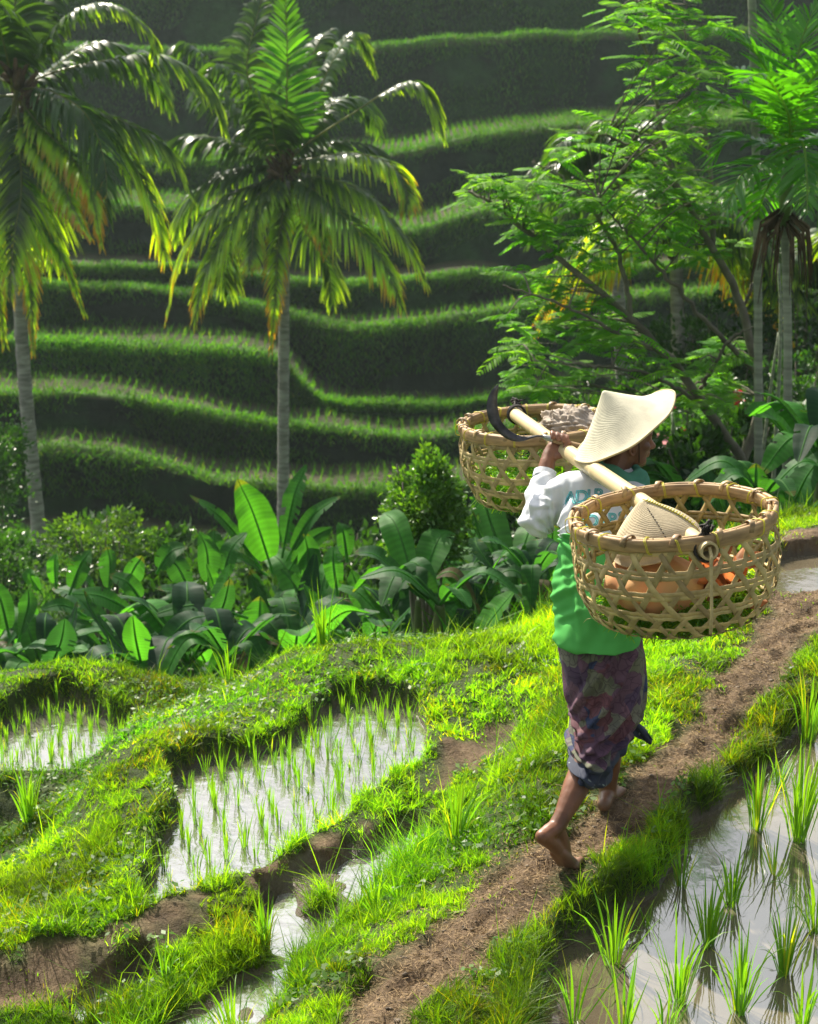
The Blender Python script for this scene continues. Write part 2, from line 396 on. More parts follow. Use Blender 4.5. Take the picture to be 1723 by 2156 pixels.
WET = np.zeros_like(GZ)
for nme, lvl, pl, bw in PONDS:
    WET = np.maximum(WET, (GZ < lvl + .03) * (poly_sd(GX, GY, pl) < .12))
colr = np.stack([BA, WET, sst(11, 20, GY)], -1).reshape(-1, 3)
# ---- ground material: earth, moss and short turf between the blades
m, nt, N, L = new_mat("earth_and_moss")
out = N.new('ShaderNodeOutputMaterial'); pb = N.new('ShaderNodeBsdfPrincipled')
at = N.new('ShaderNodeAttribute'); at.attribute_name = 'Col'; sep = N.new('ShaderNodeSeparateColor'); L.new(at.outputs['Color'], sep.inputs[0])
tcn = N.new('ShaderNodeTexCoord')
def nz(scale, det=5, rough=.6):
    n = N.new('ShaderNodeTexNoise'); n.inputs['Scale'].default_value = scale; n.inputs['Detail'].default_value = det; n.inputs['Roughness'].default_value = rough
    L.new(tcn.outputs['Object'], n.inputs['Vector']); return n
def ramp(src, stops):
    r = N.new('ShaderNodeValToRGB'); e = r.color_ramp.elements
    e[0].position, e[0].color = stops[0][0], (*stops[0][1], 1); e[1].position, e[1].color = stops[-1][0], (*stops[-1][1], 1)
    for p, c in stops[1:-1]:
        k = e.new(p); k.color = (*c, 1)
    L.new(src, r.inputs['Fac']); return r
def mixc(f, a, b, mode='MIX'):
    mm = N.new('ShaderNodeMix'); mm.data_type = 'RGBA'; mm.blend_type = mode
    if isinstance(f, (int, float)): mm.inputs[0].default_value = f
    else: L.new(f, mm.inputs[0])
    for s, q in ((6, a), (7, b)):
        if isinstance(q, tuple): mm.inputs[s].default_value = (*q, 1)
        else: L.new(q, mm.inputs[s])
    return mm.outputs[2]
n1 = nz(5, 8, .7); n2 = nz(38, 6, .75); n3 = nz(2.2, 4)
dirt = ramp(n1.outputs['Fac'], [(.3, (.06, .042, .027)), (.5, (.165, .110, .064)), (.68, (.28, .20, .125))])
grit = ramp(n2.outputs['Fac'], [(.3, (.55, .5, .45)), (.6, (1.15, 1.15, 1.1))])
dirtc = mixc(.8, dirt.outputs[0], grit.outputs[0], 'MULTIPLY')
moss = ramp(n2.outputs['Fac'], [(.3, (.018, .030, .008)), (.5, (.04, .065, .012)), (.7, (.10, .12, .025))])
far = ramp(n3.outputs['Fac'], [(.3, (.012, .03, .012)), (.7, (.03, .07, .02))])
mossc = mixc(sep.outputs[2], moss.outputs[0], far.outputs[0])
base = mixc(sep.outputs[0], mossc, dirtc)
mud = ramp(n1.outputs['Fac'], [(.3, (.10, .08, .055)), (.7, (.19, .155, .11))])
base = mixc(sep.outputs[1], base, mud.outputs[0])
L.new(base, pb.inputs['Base Color'])
rr = N.new('ShaderNodeMapRange'); L.new(sep.outputs[1], rr.inputs['Value']); rr.inputs['To Min'].default_value = .85; rr.inputs['To Max'].default_value = .3
L.new(rr.outputs[0], pb.inputs['Roughness']); pb.inputs['Specular IOR Level'].default_value = .3
vo = N.new('ShaderNodeTexVoronoi'); vo.feature = 'DISTANCE_TO_EDGE'; vo.inputs['Scale'].default_value = 16
wv = N.new('ShaderNodeVectorMath'); wv.operation = 'MULTIPLY_ADD'; L.new(nz(9, 3).outputs['Color'], wv.inputs[0]); wv.inputs[1].default_value = (.12, .12, .12); L.new(tcn.outputs['Object'], wv.inputs[2])
L.new(wv.outputs[0], vo.inputs['Vector'])
vr = N.new('ShaderNodeMapRange'); vr.inputs['From Max'].default_value = .05; L.new(vo.outputs['Distance'], vr.inputs['Value'])
b1 = N.new('ShaderNodeBump'); b1.inputs['Strength'].default_value = .55; b1.inputs['Distance'].default_value = .008; L.new(vr.outputs[0], b1.inputs['Height'])
b2 = N.new('ShaderNodeBump'); b2.inputs['Strength'].default_value = .9; b2.inputs['Distance'].default_value = .02; L.new(n2.outputs['Fac'], b2.inputs['Height']); L.new(b1.outputs[0], b2.inputs['Normal'])
b3 = N.new('ShaderNodeBump'); b3.inputs['Strength'].default_value = .7; b3.inputs['Distance'].default_value = .06; L.new(n1.outputs['Fac'], b3.inputs['Height']); L.new(b2.outputs[0], b3.inputs['Normal'])
L.new(b3.outputs[0], pb.inputs['Normal']); L.new(pb.outputs[0], out.inputs[0])
ground = tag(mesh_np("ground", V, F, m, col=colr, smooth=True), kind='structure')

# ---- water sheets
def water_mat(name, mudc, rough=.04, spec=1.0, ior=1.5, bump=.06, scale=14, bd=.01):
    m, nt, N, L = new_mat(name)
    out = N.new('ShaderNodeOutputMaterial'); pb = N.new('ShaderNodeBsdfPrincipled')
    t = N.new('ShaderNodeTexCoord'); n = N.new('ShaderNodeTexNoise'); n.inputs['Scale'].default_value = 3.5; n.inputs['Detail'].default_value = 6
    L.new(t.outputs['Object'], n.inputs['Vector'])
    r = N.new('ShaderNodeValToRGB'); r.color_ramp.elements[0].position = .3; r.color_ramp.elements[1].position = .7
    r.color_ramp.elements[0].color = (*[c * .75 for c in mudc], 1); r.color_ramp.elements[1].color = (*[c * 1.2 for c in mudc], 1)
    L.new(n.outputs['Fac'], r.inputs['Fac']); L.new(r.outputs[0], pb.inputs['Base Color'])
    pb.inputs['Roughness'].default_value = rough; pb.inputs['IOR'].default_value = ior; pb.inputs['Specular IOR Level'].default_value = spec
    n2 = N.new('ShaderNodeTexNoise'); n2.inputs['Scale'].default_value = scale; n2.inputs['Detail'].default_value = 2; L.new(t.outputs['Object'], n2.inputs['Vector'])
    b = N.new('ShaderNodeBump'); b.inputs['Strength'].default_value = bump; b.inputs['Distance'].default_value = bd; L.new(n2.outputs['Fac'], b.inputs['Height'])
    L.new(b.outputs[0], pb.inputs['Normal']); L.new(pb.outputs[0], out.inputs[0])
    return m
WATER_M = water_mat("muddy_paddy_water", (.115, .095, .062), ior=1.9)
WATER_S = water_mat("silty_pond_water", (.10, .095, .075), rough=.09, ior=2.35, bump=.22, scale=22)
for nme, lvl, pl, bw in PONDS:
    c = pl.mean(0); me = bpy.data.meshes.new("water")
    # a sheet a little larger than the pond: the banks cut its edge
    d = pl - c; big = c + d * (1 + .08 / np.maximum(np.linalg.norm(d, axis=1, keepdims=True), .1))
    bm = bmesh.new(); vs_ = [bm.verts.new((x, y, lvl)) for x, y in big]; f = bm.faces.new(vs_)
    f.normal_update()
    if f.normal.z < 0: f.normal_flip()
    bm.to_mesh(me); bm.free(); me.materials.append(WATER_M if nme in ('right', 'far') else WATER_S)
    tag(link(bpy.data.objects.new({'right': 'paddy_water', 'middle': 'pond_water', 'left': 'lower_pond_water', 'channel': 'channel_water', 'rill': 'rill_water', 'far': 'puddle_water'}[nme], me)), kind='structure')
# ================================================================== THE TERRACED HILL ACROSS THE VALLEY
RIMS = [
 (40.0, [(-3000, 1170), (-300, 1130), (100, 1120), (500, 1150), (820, 1160), (1300, 1130), (2000, 1100), (5000, 1090)]),
 (42.3, [(-3000, 960), (-300, 930), (100, 938), (220, 948), (300, 965), (400, 1000), (500, 1015), (600, 1022), (820, 1032), (1000, 1020), (1300, 1000), (2000, 970), (5000, 960)]),
 (45.0, [(-3000, 830), (-300, 820), (80, 828), (200, 832), (300, 845), (400, 862), (500, 880), (640, 895), (740, 910), (850, 918), (960, 910), (1200, 885), (1500, 860), (2000, 850), (5000, 850)]),
 (48.2, [(-3000, 700), (-300, 705), (80, 715), (300, 725), (500, 735), (575, 745), (620, 785), (660, 835), (720, 850), (960, 850), (1150, 815), (1400, 770), (2000, 760), (5000, 760)]),
 (51.0, [(-3000, 580), (-300, 590), (80, 598), (205, 603), (330, 611), (480, 630), (600, 655), (700, 680), (760, 690), (850, 682), (950, 668), (1080, 645), (1300, 620), (2000, 600), (5000, 600)]),
 (53.0, [(-3000, 560), (-300, 560), (400, 560), (700, 600), (850, 590), (930, 575), (1000, 572), (1100, 590), (1300, 560), (2000, 540), (5000, 540)]),
 (57.0, [(-3000, 420), (-300, 425), (230, 432), (500, 450), (700, 480), (860, 487), (930, 468), (1000, 442), (1300, 420), (2000, 400), (5000, 400)]),
 (63.5, [(-3000, 330), (-300, 330), (200, 335), (400, 338), (600, 332), (780, 325), (860, 320), (960, 292), (1060, 276), (1210, 258), (1600, 250), (2000, 245), (5000, 240)]),
 (73.0, [(-3000, 110), (-300, 90), (100, 95), (300, 100), (550, 112), (780, 100), (900, 85), (1100, 72), (1320, 70), (2000, 60), (5000, 60)]),
 (79.0, [(-3000, -30), (-300, -30), (400, -20), (800, -35), (1200, -55), (2000, -60), (5000, -60)]),
 (85.0, [(-3000, -160), (-300, -150), (1000, -170), (2000, -180), (5000, -170)]),
 (100.0, [(-3000, -250), (5000, -260)]),
]
hx = np.concatenate([np.linspace(-55, -22, 30), np.linspace(-21.9, 21.9, 520), np.linspace(22, 55, 30)])
rows, rcol, rimw = [], [], []
prev = None
for Yb, pts in RIMS:
    pts = np.array(pts, float)
    Yx = Yb + 1.0 * fbm(hx * .13 + Yb, hx * 0 + Yb, 3) * 2 + .45 * fbm(hx * .9, hx * 0 + Yb, 3)
    # pixel column of every hx at that depth (z only slightly matters)
    dep = Yx * cP + (CAM_Z + 4) * sP
    px = 861.5 + hx / dep * FP
    py = np.interp(px, pts[:, 0], pts[:, 1]) + fbm(px * .02, px * 0 + Yb, 4) * 14
    k = np.ones(9) / 9; py = np.convolve(np.pad(py, 4, mode='edge'), k, 'valid')
    t = (1078 - py) / FP
    z = CAM_Z + (-sP + t * cP) / (cP + t * sP) * Yx
    rimw.append((Yx, z))
for q in range(len(rimw)):
    Yx, z = rimw[q]
    if q == 0:
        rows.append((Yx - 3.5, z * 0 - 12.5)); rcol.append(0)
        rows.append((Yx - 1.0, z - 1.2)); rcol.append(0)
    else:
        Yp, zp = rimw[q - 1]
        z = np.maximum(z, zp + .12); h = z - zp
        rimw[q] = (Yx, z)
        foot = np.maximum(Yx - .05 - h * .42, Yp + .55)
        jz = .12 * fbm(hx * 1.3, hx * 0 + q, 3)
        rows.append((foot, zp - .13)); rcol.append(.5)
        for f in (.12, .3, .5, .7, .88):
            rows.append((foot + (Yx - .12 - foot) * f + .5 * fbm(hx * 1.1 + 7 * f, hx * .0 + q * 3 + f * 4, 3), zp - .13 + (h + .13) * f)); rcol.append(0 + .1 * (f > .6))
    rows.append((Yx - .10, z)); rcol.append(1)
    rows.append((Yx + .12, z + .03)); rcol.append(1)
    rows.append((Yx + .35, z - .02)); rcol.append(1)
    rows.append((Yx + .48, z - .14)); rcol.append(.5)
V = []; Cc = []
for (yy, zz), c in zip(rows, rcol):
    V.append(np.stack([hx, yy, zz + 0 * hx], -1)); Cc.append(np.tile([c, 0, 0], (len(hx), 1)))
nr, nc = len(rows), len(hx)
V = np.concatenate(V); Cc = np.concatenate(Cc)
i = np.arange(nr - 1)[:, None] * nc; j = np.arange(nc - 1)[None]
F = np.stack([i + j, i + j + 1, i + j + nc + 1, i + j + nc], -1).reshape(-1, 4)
m, nt, N, L = new_mat("terrace_hill")
out = N.new('ShaderNodeOutputMaterial'); pb = N.new('ShaderNodeBsdfPrincipled')
at = N.new('ShaderNodeAttribute'); at.attribute_name = 'Col'; sep = N.new('ShaderNodeSeparateColor'); L.new(at.outputs['Color'], sep.inputs[0])
tcn = N.new('ShaderNodeTexCoord')
n1 = nz(.35, 6, .65); n2 = nz(2.5, 6, .7)
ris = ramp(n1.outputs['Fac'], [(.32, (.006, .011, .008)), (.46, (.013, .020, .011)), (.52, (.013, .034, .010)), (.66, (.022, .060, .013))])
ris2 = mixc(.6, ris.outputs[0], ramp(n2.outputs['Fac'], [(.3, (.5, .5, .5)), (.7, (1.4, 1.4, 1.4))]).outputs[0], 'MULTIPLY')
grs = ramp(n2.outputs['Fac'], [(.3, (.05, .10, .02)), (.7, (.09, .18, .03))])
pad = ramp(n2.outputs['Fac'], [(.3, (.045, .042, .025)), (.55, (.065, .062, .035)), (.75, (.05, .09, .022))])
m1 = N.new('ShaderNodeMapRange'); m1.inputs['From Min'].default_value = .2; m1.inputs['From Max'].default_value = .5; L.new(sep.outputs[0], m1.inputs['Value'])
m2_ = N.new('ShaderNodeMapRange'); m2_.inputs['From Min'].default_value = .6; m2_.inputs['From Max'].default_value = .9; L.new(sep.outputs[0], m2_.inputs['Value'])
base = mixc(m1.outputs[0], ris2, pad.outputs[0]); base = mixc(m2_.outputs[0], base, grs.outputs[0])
L.new(base, pb.inputs['Base Color']); pb.inputs['Roughness'].default_value = .9; pb.inputs['Specular IOR Level'].default_value = .15
b1 = N.new('ShaderNodeBump'); b1.inputs['Strength'].default_value = .8; b1.inputs['Distance'].default_value = .25; L.new(n2.outputs['Fac'], b1.inputs['Height'])
L.new(b1.outputs[0], pb.inputs['Normal']); L.new(pb.outputs[0], out.inputs[0])
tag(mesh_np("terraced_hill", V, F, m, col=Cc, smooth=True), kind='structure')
# ================================================================== GRASS (nobody could count it)
rng = np.random.RandomState(11)
def blade_mesh(x, y, z, az, lean, length, width, droop, S=3, rs=None):
    n = len(x); s = np.linspace(0, 1, S)[None, :]
    ux, uy = np.cos(az)[:, None], np.sin(az)[:, None]
    hor = length[:, None] * (lean[:, None] * s + droop[:, None] * s ** 2.2)
    ver = length[:, None] * (s * np.sqrt(np.maximum(1 - lean[:, None] ** 2, .05)) - droop[:, None] * .55 * s ** 2.6)
    Pc = np.stack([x[:, None] + ux * hor, y[:, None] + uy * hor, z[:, None] + ver], -1)
    Wd = width[:, None] * np.maximum(1 - s ** 1.7, .06) * (.6 + .4 * np.minimum(s * 4, 1))
    a2 = (rs or rng).uniform(0, 2 * np.pi, n)
    side = np.stack([np.cos(a2), np.sin(a2), np.zeros(n)], -1)[:, None, :]
    return ribbons(Pc, Wd, side)
def col_rep(c, S=3): return np.repeat(c, S * 2, axis=0)
def grass_cols(n, z=None, dry=.06, warm=None):
    t = rng.rand(n, 1); a = np.array([[.75, .95, .7]]); b = np.array([[1.5, 1.2, .6]])
    c = a * (1 - t) + b * t
    if warm is not None: c = c * (1 + warm[:, None] * np.array([[.9, .35, -.2]]))
    d = rng.rand(n) < dry
    c[d] = np.array([3.2, 1.7, 1.2]) * (.7 + .5 * rng.rand(d.sum(), 1))
    return c
GRASS = leaf_mat("grass_blade", (.072, .178, .013), trans=.55, rough=.45, spec=.35, vary=.3, use_col=True, nscale=2.2, tcol=(2.3, 2.35, .6))
FARGRASS = leaf_mat("terrace_grass", (.055, .17, .018), trans=.52, rough=.6, spec=.2, vary=.35, use_col=True, nscale=.6, tcol=(1.7, 1.7, .5))

N0 = 1500000
Y = 3.7 + (11.2 - 3.7) * rng.rand(N0) ** 1.0
X = rng.uniform(-1, 1, N0) * (.29 * Y + .45)
pr = np.minimum(1.0, (5.6 / Y) ** 1.3)
k = rng.rand(N0) < pr; X, Y = X[k], Y[k]
ba = bare(X, Y)
clump = sst(.28, .62, vnoise(X * 9, Y * 9) * .6 + vnoise(X * 23, Y * 23) * .4)
keep = np.maximum(.22, clump) * (1 - .93 * ba)
keep *= np.where(ba > .3, sst(.5, .75, vnoise(X * 4 + 50, Y * 4)), 1)
_ft = [np.array(G(1205, 1835, .03)), np.array(G(1150, 1850, .03)), np.array(G(1290, 1680, .02))]     # trodden flat round the feet
keep *= np.prod([sst(.07, .15, np.hypot(X - f_[0], Y - f_[1])) for f_ in _ft], axis=0)
k = rng.rand(len(X)) < keep; X, Y, clump, ba = X[k], Y[k], clump[k], ba[k]
sdm = np.full(len(X), 9.0); ok = np.ones(len(X), bool)
Z = H(X, Y)
for nme, lvl, pl, bw in PONDS:
    d = poly_sd(X, Y, pl) ; sdm = np.minimum(sdm, d)
    ok &= ~((Z < lvl + .012) & (d < .3))
X, Y, Z, clump, ba, sdm = (q[ok] for q in (X, Y, Z, clump, ba, sdm))
n = len(X)
# blades gather in small tufts: each is drawn towards the nearest point of a jittered lattice and leans outwards from it
ts = .032; ix, iy = np.floor(X / ts).astype(int), np.floor(Y / ts).astype(int)
tx = (ix + .15 + .7 * _tab[ix % 256, iy % 256]) * ts; ty = (iy + .15 + .7 * _tab[(iy + 91) % 256, (ix + 37) % 256]) * ts
tufth = _tab[(ix * 3 + 11) % 256, (iy * 5 + 71) % 256]
ddx, ddy = X - tx, Y - ty; AZ = np.arctan2(ddy, ddx) + rng.normal(0, .5, n)
X, Y = tx + ddx * .45, ty + ddy * .45
pd = line_d(X, Y, PATH)
big = sst(.45, .75, vnoise(X * 2.3 + 5, Y * 2.3 + 9)) * .6 + fbm(X * 6, Y * 6, 2) * .6
edge = np.exp(-(np.maximum(sdm, 0) / .10) ** 2)
L_ = (.014 + .026 * clump + .040 * np.clip(big, 0, 1) * sst(.25, .6, pd) + .03 * edge) * rng.uniform(.6, 1.4, n) * (.45 + 1.1 * tufth ** 1.5) * (1 - .6 * ba)
L_ = L_ * (1 - .30 * sst(5.7, 6.4, Y) * sst(.8, .2, X))
longm = rng.rand(n) < .008 + .035 * np.clip(big, 0, 1) * sst(.3, .5, pd)
L_ = np.where(longm, L_ * 2.2 + .03, L_)
# the fringe left of the path grows longer and reedier
fr = (sst(.30, .42, pd) * (1 - sst(.62, .9, pd)) * (X < 0.2 + (Y - 5) * .35)) * (Y < 7)
L_ = L_ * (1 + .45 * fr)
Ls_ = sst(.30, .0, np.abs(poly_sd(X, Y, PONDS[0][2]) - .12)) * (1 - ba); L_ = L_ * (1 + .15 * Ls_)
W_ = .0011 + .0011 * rng.rand(n) + .0004 * (Y - 5).clip(0) + .0006 * longm
W_ = np.where(L_ < .03, W_ * 1.35, W_)
lean = rng.uniform(.05, .75, n); drp = rng.uniform(0, .55, n)
warm = fbm(X * 1.3 + 3, Y * 1.3, 3) * 2.4 + .25 + .4 * sst(-.6, 0, Z) - .35 * fr
c = grass_cols(n, dry=.05 + .0, warm=np.clip(warm, -.4, 1.2))
c *= np.clip(1 + 2.4 * fbm(X * 2.1 + 60, Y * 2.1 + 9, 4), .5, 1.45)[:, None] * (.75 + .5 * tufth)[:, None]
dp = sst(.60, .72, vnoise(X * 5 + 31, Y * 5 + 8)) * (rng.rand(n) < .3); c = np.where(dp[:, None] > .5, c * np.array([1.9, 1.05, .9]), c)
Vv, Ff = blade_mesh(X, Y, Z - .004, AZ, lean, L_, W_, drp)
print('near blades', n)
tag(mesh_np("grass", Vv, Ff, GRASS, col=col_rep(c)), 'bright green grass and moss covering the paddy banks beside the path', kind='stuff')

# small round weed leaves lying among the grass
n = 26000
Y = rng.uniform(3.9, 8.8, n); X = rng.uniform(-1, 1, n) * (.28 * Y + .2)
k = (vnoise(X * 3.3 + 40, Y * 3.3) > .52) & (bare(X, Y) < .5); X, Y = X[k], Y[k]; Z = H(X, Y)
ok = np.ones(len(X), bool)
for nme, lvl, pl, bw in PONDS: ok &= ~((Z < lvl + .012) & (poly_sd(X, Y, pl) < .3))
X, Y, Z = X[ok], Y[ok], Z[ok]; n = len(X)
s_ = rng.uniform(.005, .012, n); a = rng.uniform(0, 6.28, n)
h = Z + rng.uniform(.01, .05, n)
t = rng.uniform(-.5, .5, (n, 2))
q = []
for k_ in range(4):
    aa = a + k_ * math.pi / 2; rr_ = s_ * (1.5 if k_ % 2 == 0 else .8)
    q.append(np.stack([X + np.cos(aa) * rr_, Y + np.sin(aa) * rr_, h + (np.cos(aa) * t[:, 0] + np.sin(aa) * t[:, 1]) * rr_], -1))
Vv = np.stack(q, 1).reshape(-1, 3); Ff = np.arange(n * 4).reshape(-1, 4)
c = grass_cols(n, dry=.03); c *= .9
tag(mesh_np("ground_weeds", Vv, Ff, GRASS, col=np.repeat(c, 4, 0)), 'tiny leafy weeds spread through the grass on the banks', kind='stuff')

# straw bits and crumbs on the trodden path
n = 20000
t = rng.rand(n) * (len(PATH) - 1.001); ii = t.astype(int); pp = PATH[ii] * (1 - (t - ii))[:, None] + PATH[ii + 1] * (t - ii)[:, None]
X = pp[:, 0] + rng.normal(0, .16, n); Y = pp[:, 1] + rng.normal(0, .16, n); Z = H(X, Y)
ok = (poly_sd(X, Y, PONDS[0][2]) > .1) & (Y > 3.6); X, Y, Z = X[ok], Y[ok], Z[ok]; n = len(X)
az = rng.uniform(0, 6.28, n); L_ = rng.uniform(.008, .04, n)
Vv, Ff = blade_mesh(X, Y, Z + .002, az, np.full(n, .985), L_, np.full(n, .0011), np.zeros(n))
Vv[:, 2] = np.repeat(Z + .003, 6) + rng.uniform(0, .003, len(Vv))
STRAW = plain_mat("straw_bits", (.30, .21, .11), rough=.9)
tag(mesh_np("straw_litter", Vv, Ff, STRAW), 'dry straw bits and twigs scattered on the dirt path', kind='stuff')

# pebbles and crumbs of earth
n = 1500
t = rng.rand(n) * (len(PATH) - 1.001); ii = t.astype(int); pp = PATH[ii] * (1 - (t - ii))[:, None] + PATH[ii + 1] * (t - ii)[:, None]
X = pp[:, 0] + rng.normal(0, .13, n); Y = pp[:, 1] + rng.normal(0, .13, n); ok = (poly_sd(X, Y, PONDS[0][2]) > .1) & (Y > 3.6); X, Y = X[ok], Y[ok]; Z = H(X, Y); n = len(X)
oc_ = np.array([[1, 0, 0], [.3, .9, 0], [-.8, .5, 0], [-.6, -.8, 0], [.5, -.8, 0], [.1, 0, .75], [0, .1, -.6]])
sz_ = rng.gamma(2, .0022, n).clip(.002, .016)
Vv = np.stack([X, Y, Z], -1)[:, None] + (oc_[None] * rng.uniform(.6, 1.3, (n, 7, 1))) * sz_[:, None, None] * np.array([1, 1, .7]); 
tri = np.array([[0, 1, 5], [1, 2, 5], [2, 3, 5], [3, 4, 5], [4, 0, 5], [1, 0, 6], [2, 1, 6], [3, 2, 6], [4, 3, 6], [0, 4, 6]])
Ff = (np.arange(n)[:, None, None] * 7 + tri[None]).reshape(-1, 3)
tag(mesh_np("pebbles", Vv.reshape(-1, 3), Ff, plain_mat("earth_crumbs", (.15, .115, .08), vary=.5, scale=30)), 'small stones and clods of earth on the dirt path', kind='stuff')

# ---- rough growth on the valley side
n = 90000
Y = 10.8 + 27 * rng.rand(n) ** 1.1; X = rng.uniform(-1, 1, n) * (.30 * Y + 1.5); Z = H(X, Y)
L_ = rng.uniform(.10, .45, n) * (1 + (Y - 11) / 40); W_ = .006 + .0009 * Y * rng.rand(n)
c = grass_cols(n, dry=.02) * .75
Vv, Ff = blade_mesh(X, Y, Z - .03, rng.uniform(0, 6.28, n), rng.uniform(.1, .7, n), L_, W_, rng.uniform(.1, .6, n))
tag(mesh_np("valley_grass", Vv, Ff, FARGRASS, col=col_rep(c)), 'rough dark green grass growing down the valley slope', kind='stuff')

# ---- grass on the terrace rims and patches on the risers, rice rows on the flats
Xs, Ys, Zs, Ls, Cs = [], [], [], [], []
for q, (Yx, z) in enumerate(rimw[:11]):
    n = 11000
    x = rng.uniform(-22, 22, n); x = x[rng.rand(n) < .25 + .9 * vnoise(x * .5 + q * 7, x * 0 + q)]; n = len(x)
    yy = np.interp(x, hx, Yx); zz = np.interp(x, hx, z)
    o = np.abs(rng.normal(0, {4: .4, 6: .9, 7: 1.3, 8: .6}.get(q, .34), n)) - .12
    Xs.append(x); Ys.append(yy + np.clip(o, -.2, 3.0)); Zs.append(zz - np.where(o < -.05, (-.05 - o) * 3.0, 0) - np.where(o > .42, .15, 0)); Ls.append(rng.uniform(.10, .26, n) * (1 + .4 * (q > 6)))
    Cs.append(grass_cols(n, dry=.01) * rng.uniform(.8, 1.2))
    # growth on the risers
    if q:
        Yp, zp = rimw[q - 1]; n = 20000
        x = rng.uniform(-22, 22, n); f = rng.rand(n) ** .8
        k = vnoise(x * .35 + q * 9, f * 1.5 + q) + .25 * f + .4 * (q == 3) * (x < -1.5) > .50; x, f = x[k], f[k]
        yy = np.interp(x, hx, Yx); zz = np.interp(x, hx, z); zp_ = np.interp(x, hx, zp); h = zz - zp_
        ft = np.maximum(yy - .05 - h * .42, np.interp(x, hx, Yp) + .55)
        Xs.append(x); Ys.append(ft + (yy - .15 - ft) * f - .1); Zs.append(zp_ - .13 + (h + .13) * f); Ls.append(rng.uniform(.12, .34, len(x)))
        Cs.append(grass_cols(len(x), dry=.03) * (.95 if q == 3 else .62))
        # hanging fringe below the rim
        n = 7000; x = rng.uniform(-22, 22, n); x = x[rng.rand(n) < 1.6 * vnoise(x * .6 + q * 5, x * 0 + q + 9) - .2]; n = len(x); yy = np.interp(x, hx, Yx); zz = np.interp(x, hx, z)
        dz = rng.rand(n) ** 1.5 * .5
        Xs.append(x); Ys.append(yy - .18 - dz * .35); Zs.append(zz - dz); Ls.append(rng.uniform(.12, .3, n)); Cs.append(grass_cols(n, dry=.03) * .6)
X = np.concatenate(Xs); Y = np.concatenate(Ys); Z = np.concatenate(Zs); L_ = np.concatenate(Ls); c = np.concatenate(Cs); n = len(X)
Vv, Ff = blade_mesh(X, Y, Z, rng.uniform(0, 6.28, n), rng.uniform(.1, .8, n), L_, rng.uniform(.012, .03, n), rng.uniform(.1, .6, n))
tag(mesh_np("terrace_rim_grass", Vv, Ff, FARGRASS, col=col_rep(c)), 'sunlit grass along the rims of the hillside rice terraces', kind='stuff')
# rows of young rice on the far flats
Xs, Ys, Zs = [], [], []
for q in (1, 2, 3, 4, 6, 7):
    Yp, zp = rimw[q]; Yn, zn = rimw[q + 1]
    for x in np.arange(-16, 16, .24):
        y0 = np.interp(x, hx, Yp) + .7; zz = np.interp(x, hx, zp) - .13; yn = np.interp(x, hx, Yn) - .1 - (np.interp(x, hx, zn) - zz) * .42
        if yn - y0 < .25: continue
        ys = np.arange(y0, yn, .26); m_ = len(ys)
        for r_ in range(3):
            Xs.append(np.full(m_, x) + rng.normal(0, .03, m_)); Ys.append(ys + rng.normal(0, .03, m_)); Zs.append(np.full(m_, zz))
X, Y, Z = map(np.concatenate, (Xs, Ys, Zs)); n = len(X)
Vv, Ff = blade_mesh(X, Y, Z, rng.uniform(0, 6.28, n), rng.uniform(.05, .4, n), rng.uniform(.15, .3, n), rng.uniform(.012, .02, n), rng.uniform(.0, .3, n))
tag(mesh_np("terrace_rice", Vv, Ff, FARGRASS, col=col_rep(grass_cols(n) * .85)), 'young rice rows on the flats of the far terraces', kind='stuff')
# ================================================================== RICE CLUMPS
RICE = leaf_mat("rice_leaf", (.10, .25, .022), trans=.5, rough=.4, spec=.5, vary=.2, use_col=True, nscale=5, tcol=(2.4, 2.2, .5))
def clump_mesh(seed, n, h, spread, wid=.0035, dry=.06):
    rs = np.random.RandomState(seed)
    S = 7; s = np.linspace(0, 1, S)[None]
    az = rs.uniform(0, 6.28, n); r0 = rs.rand(n) * .022 * (h / .3)
    ln = h * rs.uniform(.55, 1.1, n); lean = rs.beta(1.4, 2.2, n) * spread; drp = rs.beta(1, 2.4, n) * .75
    ux, uy = np.cos(az)[:, None], np.sin(az)[:, None]
    hor = r0[:, None] + ln[:, None] * (lean[:, None] * s + drp[:, None] * .6 * np.maximum(s - .45, 0) ** 1.5 * 1.8)
    ver = ln[:, None] * (s * np.sqrt(1 - np.minimum(lean[:, None], .9) ** 2) - drp[:, None] * np.maximum(s - .5, 0) ** 2 * 2.2)
    Pc = np.stack([ux * hor, uy * hor, ver - .03], -1)
    w_ = wid * (h / .3) ** .5 * rs.uniform(.7, 1.2, n)
    Wd = w_[:, None] * np.array([.55, .7, .9, 1, .85, .5, .06])[None]
    a2 = az + math.pi / 2 + rs.normal(0, .5, n)
    side = np.stack([np.cos(a2), np.sin(a2), np.zeros(n)], -1)[:, None, :]
    V, F = ribbons(Pc, Wd, side)
    t = rs.rand(n, 1); c = np.array([[.8, .95, .8]]) * (1 - t) + np.array([[1.35, 1.12, .6]]) * t
    d = rs.rand(n) < dry; c[d] = [3.0, 1.5, 1.0]
    c = np.repeat(c, S * 2, 0)
    me_o = mesh_np("rice_clump", V, F, RICE, col=c, smooth=True)
    return me_o
